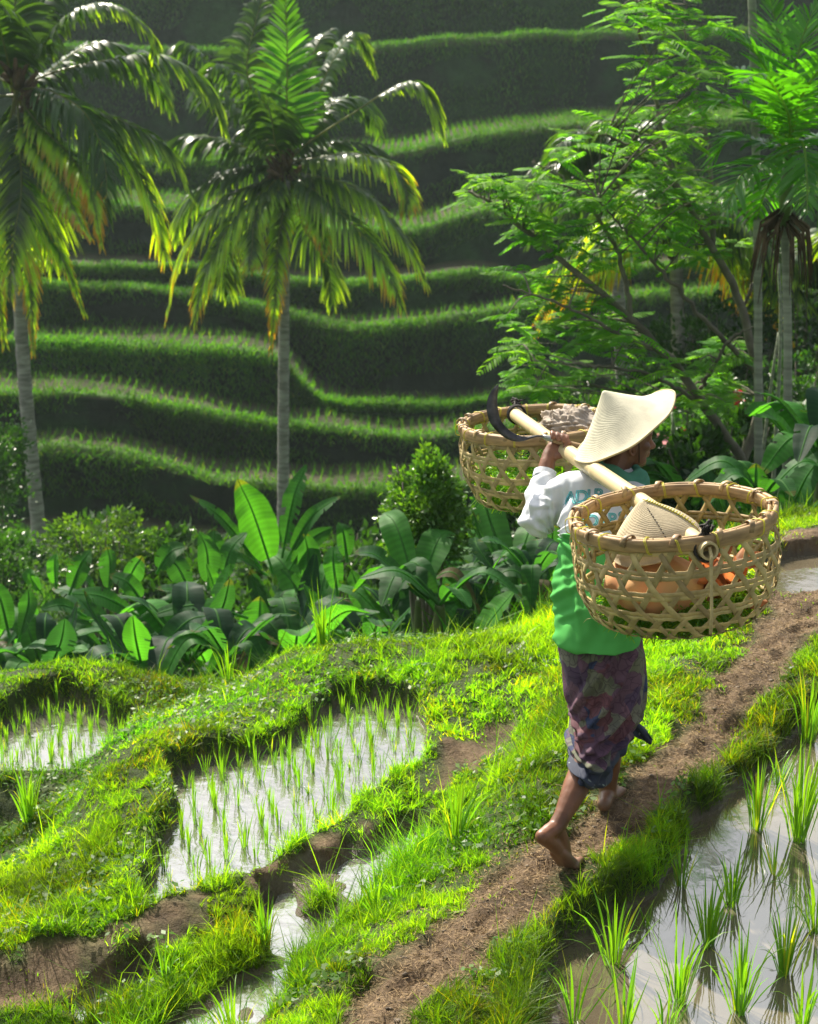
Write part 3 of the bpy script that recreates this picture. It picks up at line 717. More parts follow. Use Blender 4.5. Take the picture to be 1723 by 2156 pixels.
near = [ # base in the photo, height, blades, spread, label
 (1681, 1768, .46, 46, .32, 'tallest bright rice clump in the paddy near the right edge of the photo'),
 (1595, 1744, .34, 34, .36, 'bushy rice clump at the paddy edge below the bank, just left of the tallest clump'),
 (1542, 1906, .26, 28, .42, 'rice clump in open water straight below the bushy bank edge clump'),
 (1436, 1868, .24, 18, .30, 'thin upright rice clump in dark water against the grassy bank'),
 (1492, 1993, .32, 38, .45, 'full rice clump with a long blade leaning right and a dark reflection under it'),
 (1293, 2031, .31, 30, .50, 'rice clump with spread blades right at the bank, below the raised left foot'),
 (1429, 2108, .33, 34, .42, 'bright rice clump standing in white water with reddish lower stems'),
 (1559, 2132, .33, 36, .45, 'bright rice clump near the bottom of the frame with a blade reaching right'),
 (1652, 2051, .30, 36, .42, 'dense shaded rice clump with the darkest root reflection'),
 (1719, 1964, .27, 30, .5, 'rice clump cut by the right edge of the photo with blades leaning left'),
 (1209, 2151, .30, 18, .5, 'sparse rice clump standing in brown water at the bottom edge'),
 (1314, 2172, .28, 22, .45, 'rice clump with reddish tips at the bottom edge, between brown and white water'),
 (1405, 2172, .24, 20, .5, 'low rice clump cut by the bottom edge beside the rounded dark reflection'),
 (1688, 2172, .26, 26, .45, 'dark rice clump at the bottom right corner of the photo'),
 (1362, 1952, .12, 12, .6, 'tiny rice seedling at the waterline of the bank'),
 (1631, 1836, .20, 10, .75, 'sparse rice clump with straggling blades over cloudy water'),
 (1098, 2165, .26, 14, .4, 'rice clump at the bottom edge where the bank grass meets brown water'),
 (1700, 1560, .38, 40, .35, 'tall rice clump behind the tallest one at the right edge'),
 (1640, 1652, .22, 20, .4, 'short rice clump on the waterline behind the bushy edge clump'),
]
for q, (x, y, h, nb, sp, lab) in enumerate(near):
    o = clump_mesh(100 + q, nb, h, sp * 1.15); g = G(x, y, Z_RIGHT); o.location = (g.x, g.y, Z_RIGHT)
    tag(o, lab, 'rice plant', 'rice clumps in the paddy beside the path')
protos = [clump_mesh(200 + q, 11, hh, .30, wid=.0036, dry=.02) for q, hh in enumerate([.15, .18, .13, .20])]
for o in protos: o.data.name = "rice_seedling"
used = [False] * 4
def place_seedling(x, y, z, s, k, label, group, rs):
    o = protos[k] if not used[k] else link(protos[k].copy())
    used[k] = True; o.name = "rice_seedling"
    o.location = (x, y, z); o.rotation_euler = (0, 0, rs.uniform(0, 6.28)); o.scale = (s, s, s * rs.uniform(.9, 1.15))
    tag(o, label, 'rice plant', group)
rs = np.random.RandomState(4)
def fill(pl, z, dx, dy, ang, jit, label, group, keep, sc, margin, maxn):
    c, s = math.cos(ang), math.sin(ang); cen = pl.mean(0); n = 0
    for i in range(-30, 31):
        for j in range(-30, 31):
            x = cen[0] + c * i * dx - s * j * dy + rs.normal(0, jit); y = cen[1] + s * i * dx + c * j * dy + rs.normal(0, jit)
            if abs(x) > .245 * y + .15 or poly_sd(x, y, pl) > -margin or rs.rand() > keep or n >= maxn: continue
            if H(np.array([x]), np.array([y]))[0] > z - .01: continue
            place_seedling(x, y, z, sc * rs.uniform(.75, 1.25), rs.randint(4), label, group, rs); n += 1
    return n
MIDP, LEFTP = PONDS[1][2], PONDS[2][2]
a = fill(MIDP, Z_MID, .078, .115, .25, .012, 'young rice seedling standing in a row in the bright middle pond', 'rice seedlings in the middle pond', .97, .82, -.01, 210)
b = fill(LEFTP, Z_LEFT, .085, .12, .0, .008, 'young rice seedling in a straight row in the white pond lower down', 'rice seedlings in the lower left pond', .97, .85, -.03, 140)
print('seedlings', a, b)
# reedy tufts that stand out from the turf
REED = [
 ('tall_grass_tuft', (560, 1925, -.3), .26, 34, .30, 'bright grass tuft standing in the muddy channel below the middle pond'),
 ('tall_grass_tuft', (680, 1345, -.35), .42, 26, .25, 'tallest upright reed tuft behind the round grass mound'),
 ('tall_grass_tuft', (483, 1475, -.9), .34, 14, .35, 'thin reed tuft in front of the dark banana leaves, between the two ponds'),
 ('tall_grass_tuft', (960, 1770, -.1), .30, 30, .45, 'grass tuft with long pale blades on the bank left of the raised foot'),
 ('tall_grass_tuft', (790, 1880, -.1), .22, 20, .55, 'straggly grass tuft leaning over the channel water'),
 ('tall_grass_tuft', (150, 2156, -.5), .16, 12, .4, 'small grass tuft at the bottom left on bare mud'),
 ('tall_grass_tuft', (350, 2120, -.5), .20, 22, .5, 'grass tuft beside the narrow rill at the bottom'),
 ('tall_grass_tuft', (490, 2080, -.25), .30, 30, .5, 'loose grass tuft with arching blades left of the dirt path'),
 ('tall_grass_tuft', (800, 1440, -.36), .14, 14, .4, 'short grass tuft on the far rim of the middle pond'),
 ('tall_grass_tuft', (60, 1720, -.95), .34, 34, .35, 'shaded grass tuft at the left edge below the lower pond'),
]
for q, (nm, (x, y, z), h, nb, sp, lab) in enumerate(REED):
    g = G(x, y, z); o = clump_mesh(300 + q, nb, h, sp * 1.2, wid=.0042); o.name = nm; o.data.name = nm
    zz = float(H(np.array([g.x]), np.array([g.y]))[0]); o.location = (g.x, g.y, zz + .01)
    tag(o, lab, 'grass', 'tall grass tufts on the banks')
# ================================================================== PALMS, BANANAS, TREES AND SHRUBS
def Hs(x, y): return float(H(np.array([float(x)]), np.array([float(y)]))[0])
PALMLEAF = leaf_mat("coconut_leaflet", (.032, .08, .014), trans=.45, rough=.36, spec=.6, vary=.25, use_col=True, nscale=1.2, tcol=(3.2, 2.9, .5))
ARECALEAF = leaf_mat("areca_leaflet", (.045, .15, .011), trans=.62, rough=.28, spec=.9, vary=.2, use_col=True, nscale=1.5, tcol=(2.2, 2.3, .4))
BANANA = leaf_mat("banana_leaf", (.032, .12, .024), trans=.48, rough=.55, spec=.16, vary=.15, use_col=True, nscale=2.5, tcol=(2.5, 2.6, .6))
FEATHER = leaf_mat("feathery_leaflet", (.085, .22, .02), trans=.55, rough=.6, spec=.15, vary=.25, use_col=True, nscale=1.3, tcol=(2.2, 2.2, .6))
BUSH = leaf_mat("glossy_bush_leaf", (.055, .14, .028), trans=.4, rough=.36, spec=.55, vary=.25, use_col=True, nscale=3, tcol=(2.2, 2.2, .5))
PETAL = leaf_mat("red_petal", (.45, .02, .06), trans=.4, rough=.5, vary=.2, tcol=(1.5, 1, 1))
RACHIS = plain_mat("palm_rachis", (.20, .24, .08), rough=.3, spec=.7, scale=3)
BARK = plain_mat("palm_bark", (.30, .29, .26), rough=.9, scale=4, vary=.35, bump=.6, stretch=(1, 1, 4), bdist=.03)
BARK2 = plain_mat("ringed_bark", (.24, .26, .2), rough=.8, scale=2.5, vary=.3, bump=.5, stretch=(.6, .6, 9), bdist=.02)
TWIG = plain_mat("grey_twig_bark", (.14, .125, .10), rough=.9, scale=8, vary=.3)
DEADM = plain_mat("dead_sheath", (.10, .065, .04), rough=.95, scale=6, vary=.5)

def frond(A, path, n=46, lw=.024, ll=.75, age=.2, rs=None, green=(1, 1, 1), tipfold=.5, start=.16, droop=1.0, rr=.022):
    "path: 3-D points from the crown outwards; leaflets on both sides, hanging"
    p = smooth_path(path, 40); T = norm(np.gradient(p, axis=0))
    seg = np.linalg.norm(np.diff(p, axis=0), axis=1); Ltot = seg.sum()
    up = np.array([0, 0, 1.0])
    V, F = tube(p, np.linspace(rr, rr * .25, 40), 5, cap=False)
    A.add(V, F, np.tile([[4.5, 2.2, 3.5]], (len(V), 1)) * .8)
    t = np.repeat(np.linspace(start, .995, n), 2); sgn = np.tile([1, -1], n); m = 2 * n
    t = np.clip(t + rs.normal(0, .004, m), 0, .999)
    i = (t * 39).astype(int); f = (t * 39 - i)[:, None]
    b = p[i] * (1 - f) + p[np.minimum(i + 1, 39)] * f; tt = norm(T[i])
    s = norm(np.cross(tt, up)); bad = np.abs(tt[:, 2]) > .97; s[bad] = [1, 0, 0]
    s = norm(s) * sgn[:, None]
    nrm = norm(np.cross(s * sgn[:, None], tt))
    prof = np.clip(np.sin(np.clip((t - start) / (1 - start), 0, 1) ** .75 * math.pi * .86 + .35), .25, 1)
    ln = ll * prof * rs.uniform(.85, 1.1, m)
    d = norm(s * (1.0 - .35 * t[:, None]) + tt * (.35 + .8 * t[:, None] ** 2) + nrm * .25 + rs.normal(0, .07, (m, 3)))
    S = 5; q = np.linspace(0, 1, S)[None, :, None]
    g = (.55 + rs.rand(m) * .35)[:, None, None] * droop
    Pc = b[:, None] + d[:, None] * (ln[:, None, None] * (q - .18 * q ** 2 * droop)) - up[None, None] * (ln[:, None, None] * g * q ** 1.8)
    Wd = lw * np.array([.6, 1, 1, .75, .08])[None] * rs.uniform(.8, 1.2, m)[:, None]
    side = norm(tt + rs.normal(0, .25, (m, 3)))[:, None, :]
    V, F = ribbons(Pc, Wd, side)
    # colour: green to yellow to rust towards the ends of old leaflets
    a = age * (.35 + .9 * t)[:, None] * (.2 + .9 * np.linspace(0, 1, S)[None] ** 1.3) * rs.uniform(.7, 1.3, m)[:, None]
    yel = sst(.25, .65, a)[..., None]; rust = sst(.75, 1.05, a)[..., None]
    c = np.array(green) * (.85 + .35 * rs.rand(m, 1, 1)) * np.ones((m, S, 3))
    c = c * (1 - yel) + np.array([8.5, 5.6, .6]) * yel; c = c * (1 - rust) + np.array([9.5, 2.2, .6]) * rust
    A.add(V, F, np.repeat(c.reshape(-1, 3), 2, 0))

def trunk_mesh(path, r0, r1, mat, parent, off, n=60, rings=True, nm='trunk'):
    p = smooth_path(path, n); r = np.linspace(r0, r1, n) * (1 + (.05 * np.sin(np.arange(n) * 2.4) if rings else 0)) * (1 + .5 * np.exp(-np.arange(n) / 3.0))
    V, F = tube(p, r, 12)
    return mesh_np(nm, V, F, mat, parent, smooth=True, off=off)

def coconut(label, base, crown2, Yd, fronds, r0, r1, seed, nut=False, mid=None, sz=1.0):
    rs = np.random.RandomState(seed); c = PY(*crown2, Yd); cv = np.array(c)
    t = empty("coconut_palm", base, label, 'palm tree'); off = np.array(base)
    m_ = mid if mid is not None else (np.array(base) * .5 + cv * .5)
    trunk_mesh([np.array(base) - [0, 0, .3], np.array(m_), cv - [0, 0, .25]], r0, r1, BARK, t, off)
    A = Acc()
    for fr in fronds:
        pts, do, age, kw = fr[0], fr[1], fr[2] * 1.35 + (.16 if fr[2] > .45 else .04), (fr[3] if len(fr) > 3 else {})
        w_ = [cv + rs.normal(0, .04, 3)]
        for q, (x, y) in enumerate(pts):
            w_.append(np.array(PY(x, y, Yd + do * (q + 1) / len(pts))))
        frond(A, w_, age=age, rs=rs, ll=kw.get('ll', .9 * sz), lw=kw.get('lw', .034 * sz), n=kw.get('n', 74), droop=kw.get('droop', 1.0), green=kw.get('green', (1, 1, 1)), start=kw.get('start', .16))
    A.build("crown", PALMLEAF, t, off=off)
    B = Acc()        # fibrous heart and leaf bases
    for q in range(16):
        a = rs.uniform(0, 6.28); h = rs.uniform(-.5, .25)
        d = np.array([math.cos(a), math.sin(a), rs.uniform(.5, 1.5)]); d /= np.linalg.norm(d)
        s0 = cv + np.array([math.cos(a) * .08, math.sin(a) * .08, h]) * sz
        V, F = tube([s0, s0 + d * .2 * sz, s0 + d * .42 * sz], [.07 * sz, .05 * sz, .025 * sz], 6); B.add(V, F)
    B.build("leaf_bases", DEADM, t, off=off)
    if nut:
        Nn = Acc()
        for q in range(9):
            a = rs.uniform(0, 6.28); cc = cv + np.array([math.cos(a) * .26, math.sin(a) * .26, rs.uniform(-.55, -.1)])
            V, F = tube(smooth_path([cc + [0, 0, .13], cc + [0, 0, .08], cc, cc - [0, 0, .09], cc - [0, 0, .13]], 9), [.01, .07, .1, .11, .115, .11, .1, .06, .01], 10); Nn.add(V, F)
        Nn.build("coconuts", plain_mat("coconut_husk", (.22, .13, .04), rough=.6), t, off=off)
    return t
Y1 = 31.0
b1 = PY(592, 1130, 31.5)
coconut('coconut palm in the middle with a full crown and orange tipped hanging fronds', (b1.x, b1.y, Hs(b1.x, b1.y)), (600, 352), Y1, [
    ([(603, 260), (605, 120), (600, -40)], .3, .0, dict(ll=.85, droop=.25, green=(1.3, 1.7, .8), lw=.04, n=60)),
    ([(560, 250), (520, 150), (540, 40), (560, -30)], 1.5, .05, dict(droop=.6)),
    ([(650, 250), (700, 130), (750, 70), (790, 150)], 1.2, .25, dict(ll=.6)),
    ([(650, 300), (740, 240), (850, 175), (900, 200), (935, 290)], -.6, .35, dict(ll=.6, start=.5)),
    ([(650, 335), (740, 322), (820, 345), (855, 400), (855, 440)], -1.2, .55, dict(ll=.75)),
    ([(660, 370), (760, 400), (850, 500), (895, 590)], -.5, .5, {}),
    ([(650, 390), (720, 450), (800, 540), (845, 640)], -1.5, .6, {}),
    ([(640, 400), (660, 450), (680, 500), (684, 540)], -1.0, .8, dict(ll=.35)),
    ([(600, 420), (585, 520), (580, 620), (570, 740)], -1.2, .9, dict(ll=.42, green=(1.2, .9, .9))),
    ([(585, 400), (540, 450), (530, 530), (525, 570)], -1.6, .6, dict(ll=.5)),
    ([(570, 390), (500, 450), (440, 560), (410, 670)], -1.0, .6, {}),
    ([(560, 380), (470, 420), (390, 520), (352, 660)], -.2, .55, dict(green=(.8, .8, .8))),
    ([(540, 350), (470, 365), (400, 420), (370, 500)], .6, .3, dict(green=(.8, .85, .8))),
    ([(540, 320), (450, 290), (380, 290), (340, 340)], .4, .1, {}),
    ([(550, 290), (480, 200), (420, 110), (380, 100), (350, 160)], 0, .15, {}),
    ([(570, 300), (500, 230), (440, 180), (410, 220)], 2.0, .1, {}),
    ([(630, 300), (690, 220), (760, 210), (800, 280)], 2.0, .15, {}),
    ([(610, 300), (640, 180), (670, 90), (700, 60)], 2.0, .05, {}),
    ([(620, 400), (640, 480), (690, 560), (700, 640)], 1.5, .3, dict(green=(.7, .7, .7))),
    ([(580, 300), (560, 220), (470, 140), (430, 160)], -1.3, .1, {}),
    ([(560, 400), (490, 480), (470, 560), (480, 620)], 1.6, .3, dict(green=(.7, .7, .7))),
    ([(630, 340), (700, 300), (780, 310), (830, 370)], 1.6, .2, dict(green=(.8, .85, .8)))], .118, .09, 3)
b2 = PY(92, 1200, 27.5)
coconut('coconut palm at the left edge with a leaning trunk and yellow lower fronds', (b2.x, b2.y, Hs(b2.x, b2.y)), (34, 190), 27.0, [
    ([(80, 110), (150, 30), (230, 8), (310, 60), (325, 120)], -.3, .35, dict(ll=.55)),
    ([(120, 150), (220, 128), (330, 115), (430, 170), (475, 270)], .4, .25, dict(start=.3)),
    ([(100, 190), (180, 240), (220, 340), (225, 450)], -1.2, .25, dict(ll=.9, green=(.9, 1, 1))),
    ([(120, 210), (220, 240), (340, 300), (400, 400)], .2, .35, {}),
    ([(100, 230), (220, 270), (310, 400), (350, 540)], -.3, .5, {}),
    ([(80, 260), (150, 330), (190, 400), (215, 520)], -1.6, 1.0, dict(ll=.5, green=(1.8, 1.7, .8), lw=.04)),
    ([(60, 280), (120, 360), (150, 430), (190, 500)], -1.9, .85, dict(ll=.45, green=(1.6, 1.6, .8), lw=.04)),
    ([(50, 320), (75, 450), (130, 540), (178, 660)], -1.0, .6, dict(ll=.4, green=(1.2, 1.5, .8))),
    ([(30, 330), (50, 480), (65, 620), (70, 740)], -1.4, .8, dict(ll=.35)),
    ([(10, 300), (-20, 420), (-10, 560), (10, 720)], -1.0, .7, dict(ll=.5)),
    ([(-30, 200), (-120, 180), (-200, 300), (-230, 420)], 0, .3, {}),
    ([(-20, 150), (-90, 60), (-190, 90), (-250, 200)], 1.0, .3, {}),
    ([(30, 100), (30, -20), (10, -120)], .6, .0, dict(droop=.5)),
    ([(60, 110), (90, 0), (160, -60), (220, -40)], 1.4, .1, {}),
    ([(10, 100), (-20, 10), (-90, -50)], -1.0, .1, {}),
    ([(90, 160), (200, 90), (300, 130), (360, 230)], 2.0, .2, dict(green=(.8, .85, .8))),
    ([(60, 260), (90, 380), (95, 470), (110, 560)], 1.0, .4, dict(green=(.7, .7, .7))),
    ([(20, 250), (-40, 350), (-60, 470), (-50, 590)], .5, .5, dict(green=(.9, .9, .8))),
    ([(40, 270), (45, 400), (30, 500), (20, 620)], -1.8, .6, dict(green=(.6, .6, .6)))], .13, .09, 5, mid=np.array(PY(45, 700, 27.2)))
# palms half hidden behind the feathery tree
def back_palm(label, base2, crown2, Yd, R_, seed, ages=(.2, .8), nf=16):
    rs = np.random.RandomState(seed); fr = []
    s = FP / (Yd * cP + 3 * sP)
    for q in range(nf):
        a = q / nf * 6.28 + rs.uniform(-.2, .2); el = rs.uniform(-.3, 1.2); L = R_ * rs.uniform(.8, 1.15)
        pts = []
        for u in (.33, .66, 1.0):
            r = L * u * math.cos(el * (1 - .3 * u)); zz = L * (math.sin(el) * u - .75 * u ** 2.3)
            pts.append((crown2[0] + math.cos(a) * r * s, crown2[1] - zz * s))
        fr.append((pts, math.sin(a) * L, rs.uniform(*ages) * (1.2 if el < .2 else .6), dict(ll=.42 * R_, lw=.026)))
    b = PY(*base2, Yd)
    return coconut(label, (b.x, b.y, Hs(b.x, b.y)), crown2, Yd, fr, .12, .09, seed)
back_palm('shaded coconut palm with drooping yellowed fronds behind the feathery tree', (1440, 1010), (1425, 470), 24, 1.9, 21, (.3, .9), 18)
back_palm('coconut palm with fronds glinting white, high up behind the feathery tree', (1330, 1020), (1290, 330), 27, 1.7, 23, (.0, .3), 16)
back_palm('distant coconut palm cut by the right edge of the photo, below the areca crown', (1760, 1000), (1775, 560), 24, 1.6, 29, (.2, .7), 14)

# ---- areca palm with its big fan-like crown
def areca(label, base2, crown2, Yd, paths, r, seed, ll=.44):
    rs = np.random.RandomState(seed); b = PY(*base2, Yd); base = np.array([b.x, b.y, Hs(b.x, b.y)]); cv = np.array(PY(*crown2, Yd))
    t = empty("areca_palm", base, label, 'palm tree')
    trunk_mesh([base - [0, 0, .2], base * .5 + cv * .5, cv - [0, 0, .55]], .038, .033, BARK2, t, base, n=90)
    V, F = tube([cv - [0, 0, .58], cv - [0, 0, .3], cv + [0, 0, .1]], [.045, .055, .03], 12)
    mesh_np("crownshaft", V, F, plain_mat("green_crownshaft", (.10, .17, .04), rough=.35, spec=.6), t, smooth=True, off=base)
    A = Acc()
    for pts, do, dr in paths:
        w_ = [cv] + [np.array(PY(x, y, Yd + do * (q + 1) / len(pts))) for q, (x, y) in enumerate(pts)]
        frond(A, w_, n=25, lw=.018, ll=ll, age=.12, rs=rs, droop=dr * .5, start=.12, green=(1, 1.1, .8), rr=.016)
    A.build("crown", ARECALEAF, t, off=base)
    B = Acc()
    for q in range(46):
        a = rs.uniform(0, 6.28); s0 = cv + [math.cos(a) * .05, math.sin(a) * .05, -.52 + rs.uniform(-.08, .08)]
        V, F = tube([s0, s0 + [math.cos(a) * .14, math.sin(a) * .14, -.1], s0 + [math.cos(a) * .2, math.sin(a) * .2, -.3 - rs.rand() * .3]], [.011, .009, .003], 5); B.add(V, F)
    B.build("dead_flower_stalks", DEADM, t, off=base)
areca('areca palm with a big bright fan crown at the top right and a ringed trunk', (1668, 985), (1662, 318), 13.5, [
    ([(1640, 200), (1590, 110), (1540, 70)], .2, .5), ([(1670, 180), (1690, 80), (1720, 10)], .2, .35), ([(1650, 190), (1640, 80), (1620, -10)], .6, .35),
    ([(1610, 260), (1540, 210), (1480, 230)], -.2, .75), ([(1600, 300), (1540, 290), (1490, 350)], .3, .9), ([(1610, 340), (1560, 370), (1530, 440)], -.5, 1.0),
    ([(1630, 250), (1570, 160), (1500, 140)], .9, .7), ([(1720, 230), (1790, 170), (1850, 190)], .2, .7), ([(1720, 290), (1780, 300), (1830, 370)], .2, .9), ([(1700, 340), (1740, 400), (1760, 480)], -.4, 1.0),
    ([(1640, 350), (1610, 410), (1590, 470)], .7, 1.0), ([(1690, 200), (1760, 110), (1820, 70)], -.6, .6), ([(1660, 240), (1610, 160), (1560, 170)], -1.0, .8), ([(1690, 300), (1700, 380), (1700, 450)], -.9, 1.0)], .06, 31)
areca('taller areca palm with its smooth grey trunk left of the ringed one', (1612, 1010), (1588, -330), 14.2, [
    ([(1550, -440), (1450, -490), (1380, -440)], .2, .7), ([(1600, -470), (1620, -570), (1600, -660)], .2, .3), ([(1520, -360), (1440, -360), (1400, -280)], -.3, .9),
    ([(1640, -400), (1720, -420), (1790, -340)], .2, .8), ([(1560, -300), (1500, -270), (1480, -200)], .6, 1.0), ([(1640, -300), (1690, -260), (1710, -200)], -.6, 1.0), ([(1590, -420), (1540, -540), (1460, -570)], .8, .6)], .055, 33)
for (x0, y0, x1, y1, r, lab) in [(1638, 905, 1640, 555, .022, 'thin sunlit stem between the two areca trunks'), (1408, 1005, 1416, 868, .024, 'short pale stick standing behind the straw hat brim'), (1592, 980, 1640, 700, .018, 'thin bare sapling leaning right beside the areca trunks')]:
    a = np.array(PY(x0, y0, 15.5)); b = np.array(PY(x1, y1, 15.7)); a0 = a.copy(); a0[2] = min(a[2], Hs(a[0], a[1])) - .1
    V, F = tube(smooth_path([a0, a * .5 + b * .5 + [.02, 0, 0], b], 14), np.linspace(r, r * .6, 14), 8)
    o = mesh_np("bare_stem", V, F, BARK2, smooth=True, off=a0); o.location = a0; tag(o, lab, 'tree')

# ---- the feathery-leaved tree
rs = np.random.RandomState(8); YT = 15.0
tb = PY(1570, 1040, YT); tbase = np.array([tb.x, tb.y, Hs(tb.x, tb.y) - .1])
tree = empty("feathery_tree", tbase, 'spreading tree with bright feathery leaves on thin grey branches behind the farmer', 'tree')
def pw(x, y, d=0): return np.array(PY(x, y, YT + d))
LIMBS = [([tbase, pw(1570, 1000), pw(1500, 880, -.2), pw(1400, 740, -.3), pw(1290, 640, -.2), pw(1150, 520, 0), pw(1040, 430, .2), pw(985, 402, .3)], .055, .010),
 ([pw(1400, 740, -.3), pw(1300, 700, -.6), pw(1180, 640, -.8), pw(1060, 600, -.9)], .022, .006),
 ([pw(1480, 850, -.2), pw(1370, 790, -.7), pw(1250, 770, -1), pw(1120, 760, -1.1)], .02, .006),
 ([pw(1330, 680, -.2), pw(1310, 560, 0), pw(1260, 460, .2), pw(1180, 370, .4), pw(1120, 340, .5)], .026, .006),
 ([pw(1560, 980, .1), pw(1600, 850, .2), pw(1560, 640, .3), pw(1500, 520, .3), pw(1420, 380, .4), pw(1380, 200, .5), pw(1350, 60, .5), pw(1340, -60, .5)], .05, .008),
 ([pw(1500, 520, .3), pw(1500, 380, .6), pw(1480, 250, .8), pw(1450, 120, .9), pw(1440, 0, .9)], .026, .006),
 ([pw(1440, 420, .4), pw(1360, 330, .2), pw(1260, 280, .1), pw(1220, 290, .1)], .022, .006),
 ([pw(1590, 780, .2), pw(1500, 690, -.2), pw(1420, 600, -.4), pw(1330, 500, -.5), pw(1260, 420, -.5)], .028, .007),
 ([pw(1560, 660, .3), pw(1600, 560, .3), pw(1620, 450, .3)], .02, .006),
 ([pw(1470, 830, -.1), pw(1520, 740, -.5), pw(1560, 700, -.6), pw(1610, 680, -.7)], .02, .006),
 ([pw(1400, 850, -.3), pw(1480, 800, 0), pw(1500, 760, .1)], .014, .006)]
A = Acc(); bp = []
for pts, r0, r1 in LIMBS:
    p = smooth_path(pts, 40); p[1:-1] += rs.normal(0, .008, p[1:-1].shape)
    V, F = tube(p, np.linspace(r0, r1, 40), 8); A.add(V, F); bp.append(p)
bp = np.concatenate(bp)
reg = [np.array(q, float) for q in [
 [(960, 405), (1010, 355), (1120, 330), (1190, 290), (1230, 240), (1320, 240), (1420, 330), (1500, 400), (1560, 440), (1570, 560), (1500, 560), (1400, 520), (1330, 560), (1240, 560), (1150, 590), (1060, 590), (1000, 560), (1030, 500), (1100, 470), (1000, 440)],
 [(1300, 0), (1300, 90), (1340, 180), (1320, 260), (1450, 300), (1500, 200), (1500, 60), (1440, -80), (1330, -80)],
 [(1000, 700), (1100, 620), (1200, 600), (1280, 640), (1350, 720), (1300, 760), (1220, 760), (1230, 850), (1130, 850), (1040, 740)],
 [(1380, 760), (1450, 740), (1560, 720), (1600, 820), (1500, 860), (1420, 830)]]]
cnt = [105, 46, 44, 20]; TW = []; LF = Acc()
def spray(A, o, az, L, tilt, rs):
    "one flat compound leaf: a midrib with pairs of short pinnae, each a row of tiny leaflets"
    d = np.array([math.cos(az) * math.cos(tilt), math.sin(az) * math.cos(tilt), math.sin(tilt)]); s = np.array([-math.sin(az), math.cos(az), 0.0])
    P_, D_, Ls = [], [], []
    for k in range(11):
        t = .12 + .88 * k / 10; c = o + d * L * t - np.array([0, 0, .22 * L * t * t])
        pl = L * .36 * math.sin(math.pi * (.2 + .72 * t)) + .01
        for sg in (-1, 1):
            dd = s * sg * .9 + d * .45 + np.array([0, 0, -.12]); dd /= np.linalg.norm(dd)
            P_.append(c); D_.append(dd); Ls.append(pl)
    P_.append(o + d * L - np.array([0, 0, .22 * L])); D_.append(d); Ls.append(.1 * L)
    P_ = np.array(P_); D_ = np.array(D_); Ls = np.array(Ls); n = len(P_)
    q = np.linspace(0, 1, 4)[None, :, None]
    Pc = P_[:, None] + D_[:, None] * Ls[:, None, None] * q - np.array([0, 0, 1]) * (Ls[:, None, None] * .15 * q ** 2)
    Wd = L * .036 * np.array([.6, 1, .95, .3])[None] * np.ones((n, 1))
    sd_ = norm(np.cross(D_, np.array([0, 0, 1.0]) + rs.normal(0, .35, (n, 3))))[:, None, :]
    V, F = ribbons(Pc, Wd, sd_)
    t = rs.rand(); c = np.array([.8, 1, .9]) * (1 - t) + np.array([1.5, 1.25, .7]) * t
    A.add(V, F, c)
for pg, n in zip(reg, cnt):
    k = 0
    while k < n:
        x = rs.uniform(pg[:, 0].min(), pg[:, 0].max()); y = rs.uniform(pg[:, 1].min(), pg[:, 1].max())
        if poly_sd(np.array([x]), np.array([y]), pg)[0] > 0: continue
        k += 1; o = pw(x, y, rs.normal(0, .55)); j_ = np.argmin(np.linalg.norm(bp - o, axis=1) + .6 * (bp[:, 2] > o[2] + .1))
        mid = (bp[j_] + o) / 2 + [0, 0, rs.uniform(0, .08)]
        V, F = tube(smooth_path([bp[j_], mid, o], 7), np.linspace(.009, .003, 7), 5, cap=False); A.add(V, F)
        a0 = rs.uniform(0, 6.28)
        for z_ in range(rs.randint(3, 6)):
            spray(LF, o + rs.normal(0, .03, 3), a0 + z_ * 1.5 + rs.uniform(-.4, .4), rs.uniform(.18, .34), rs.uniform(-.45, .5), rs)
A.build("trunk", TWIG, tree, smooth=True, off=tbase)
LF.build("crown", FEATHER, tree, off=tbase)

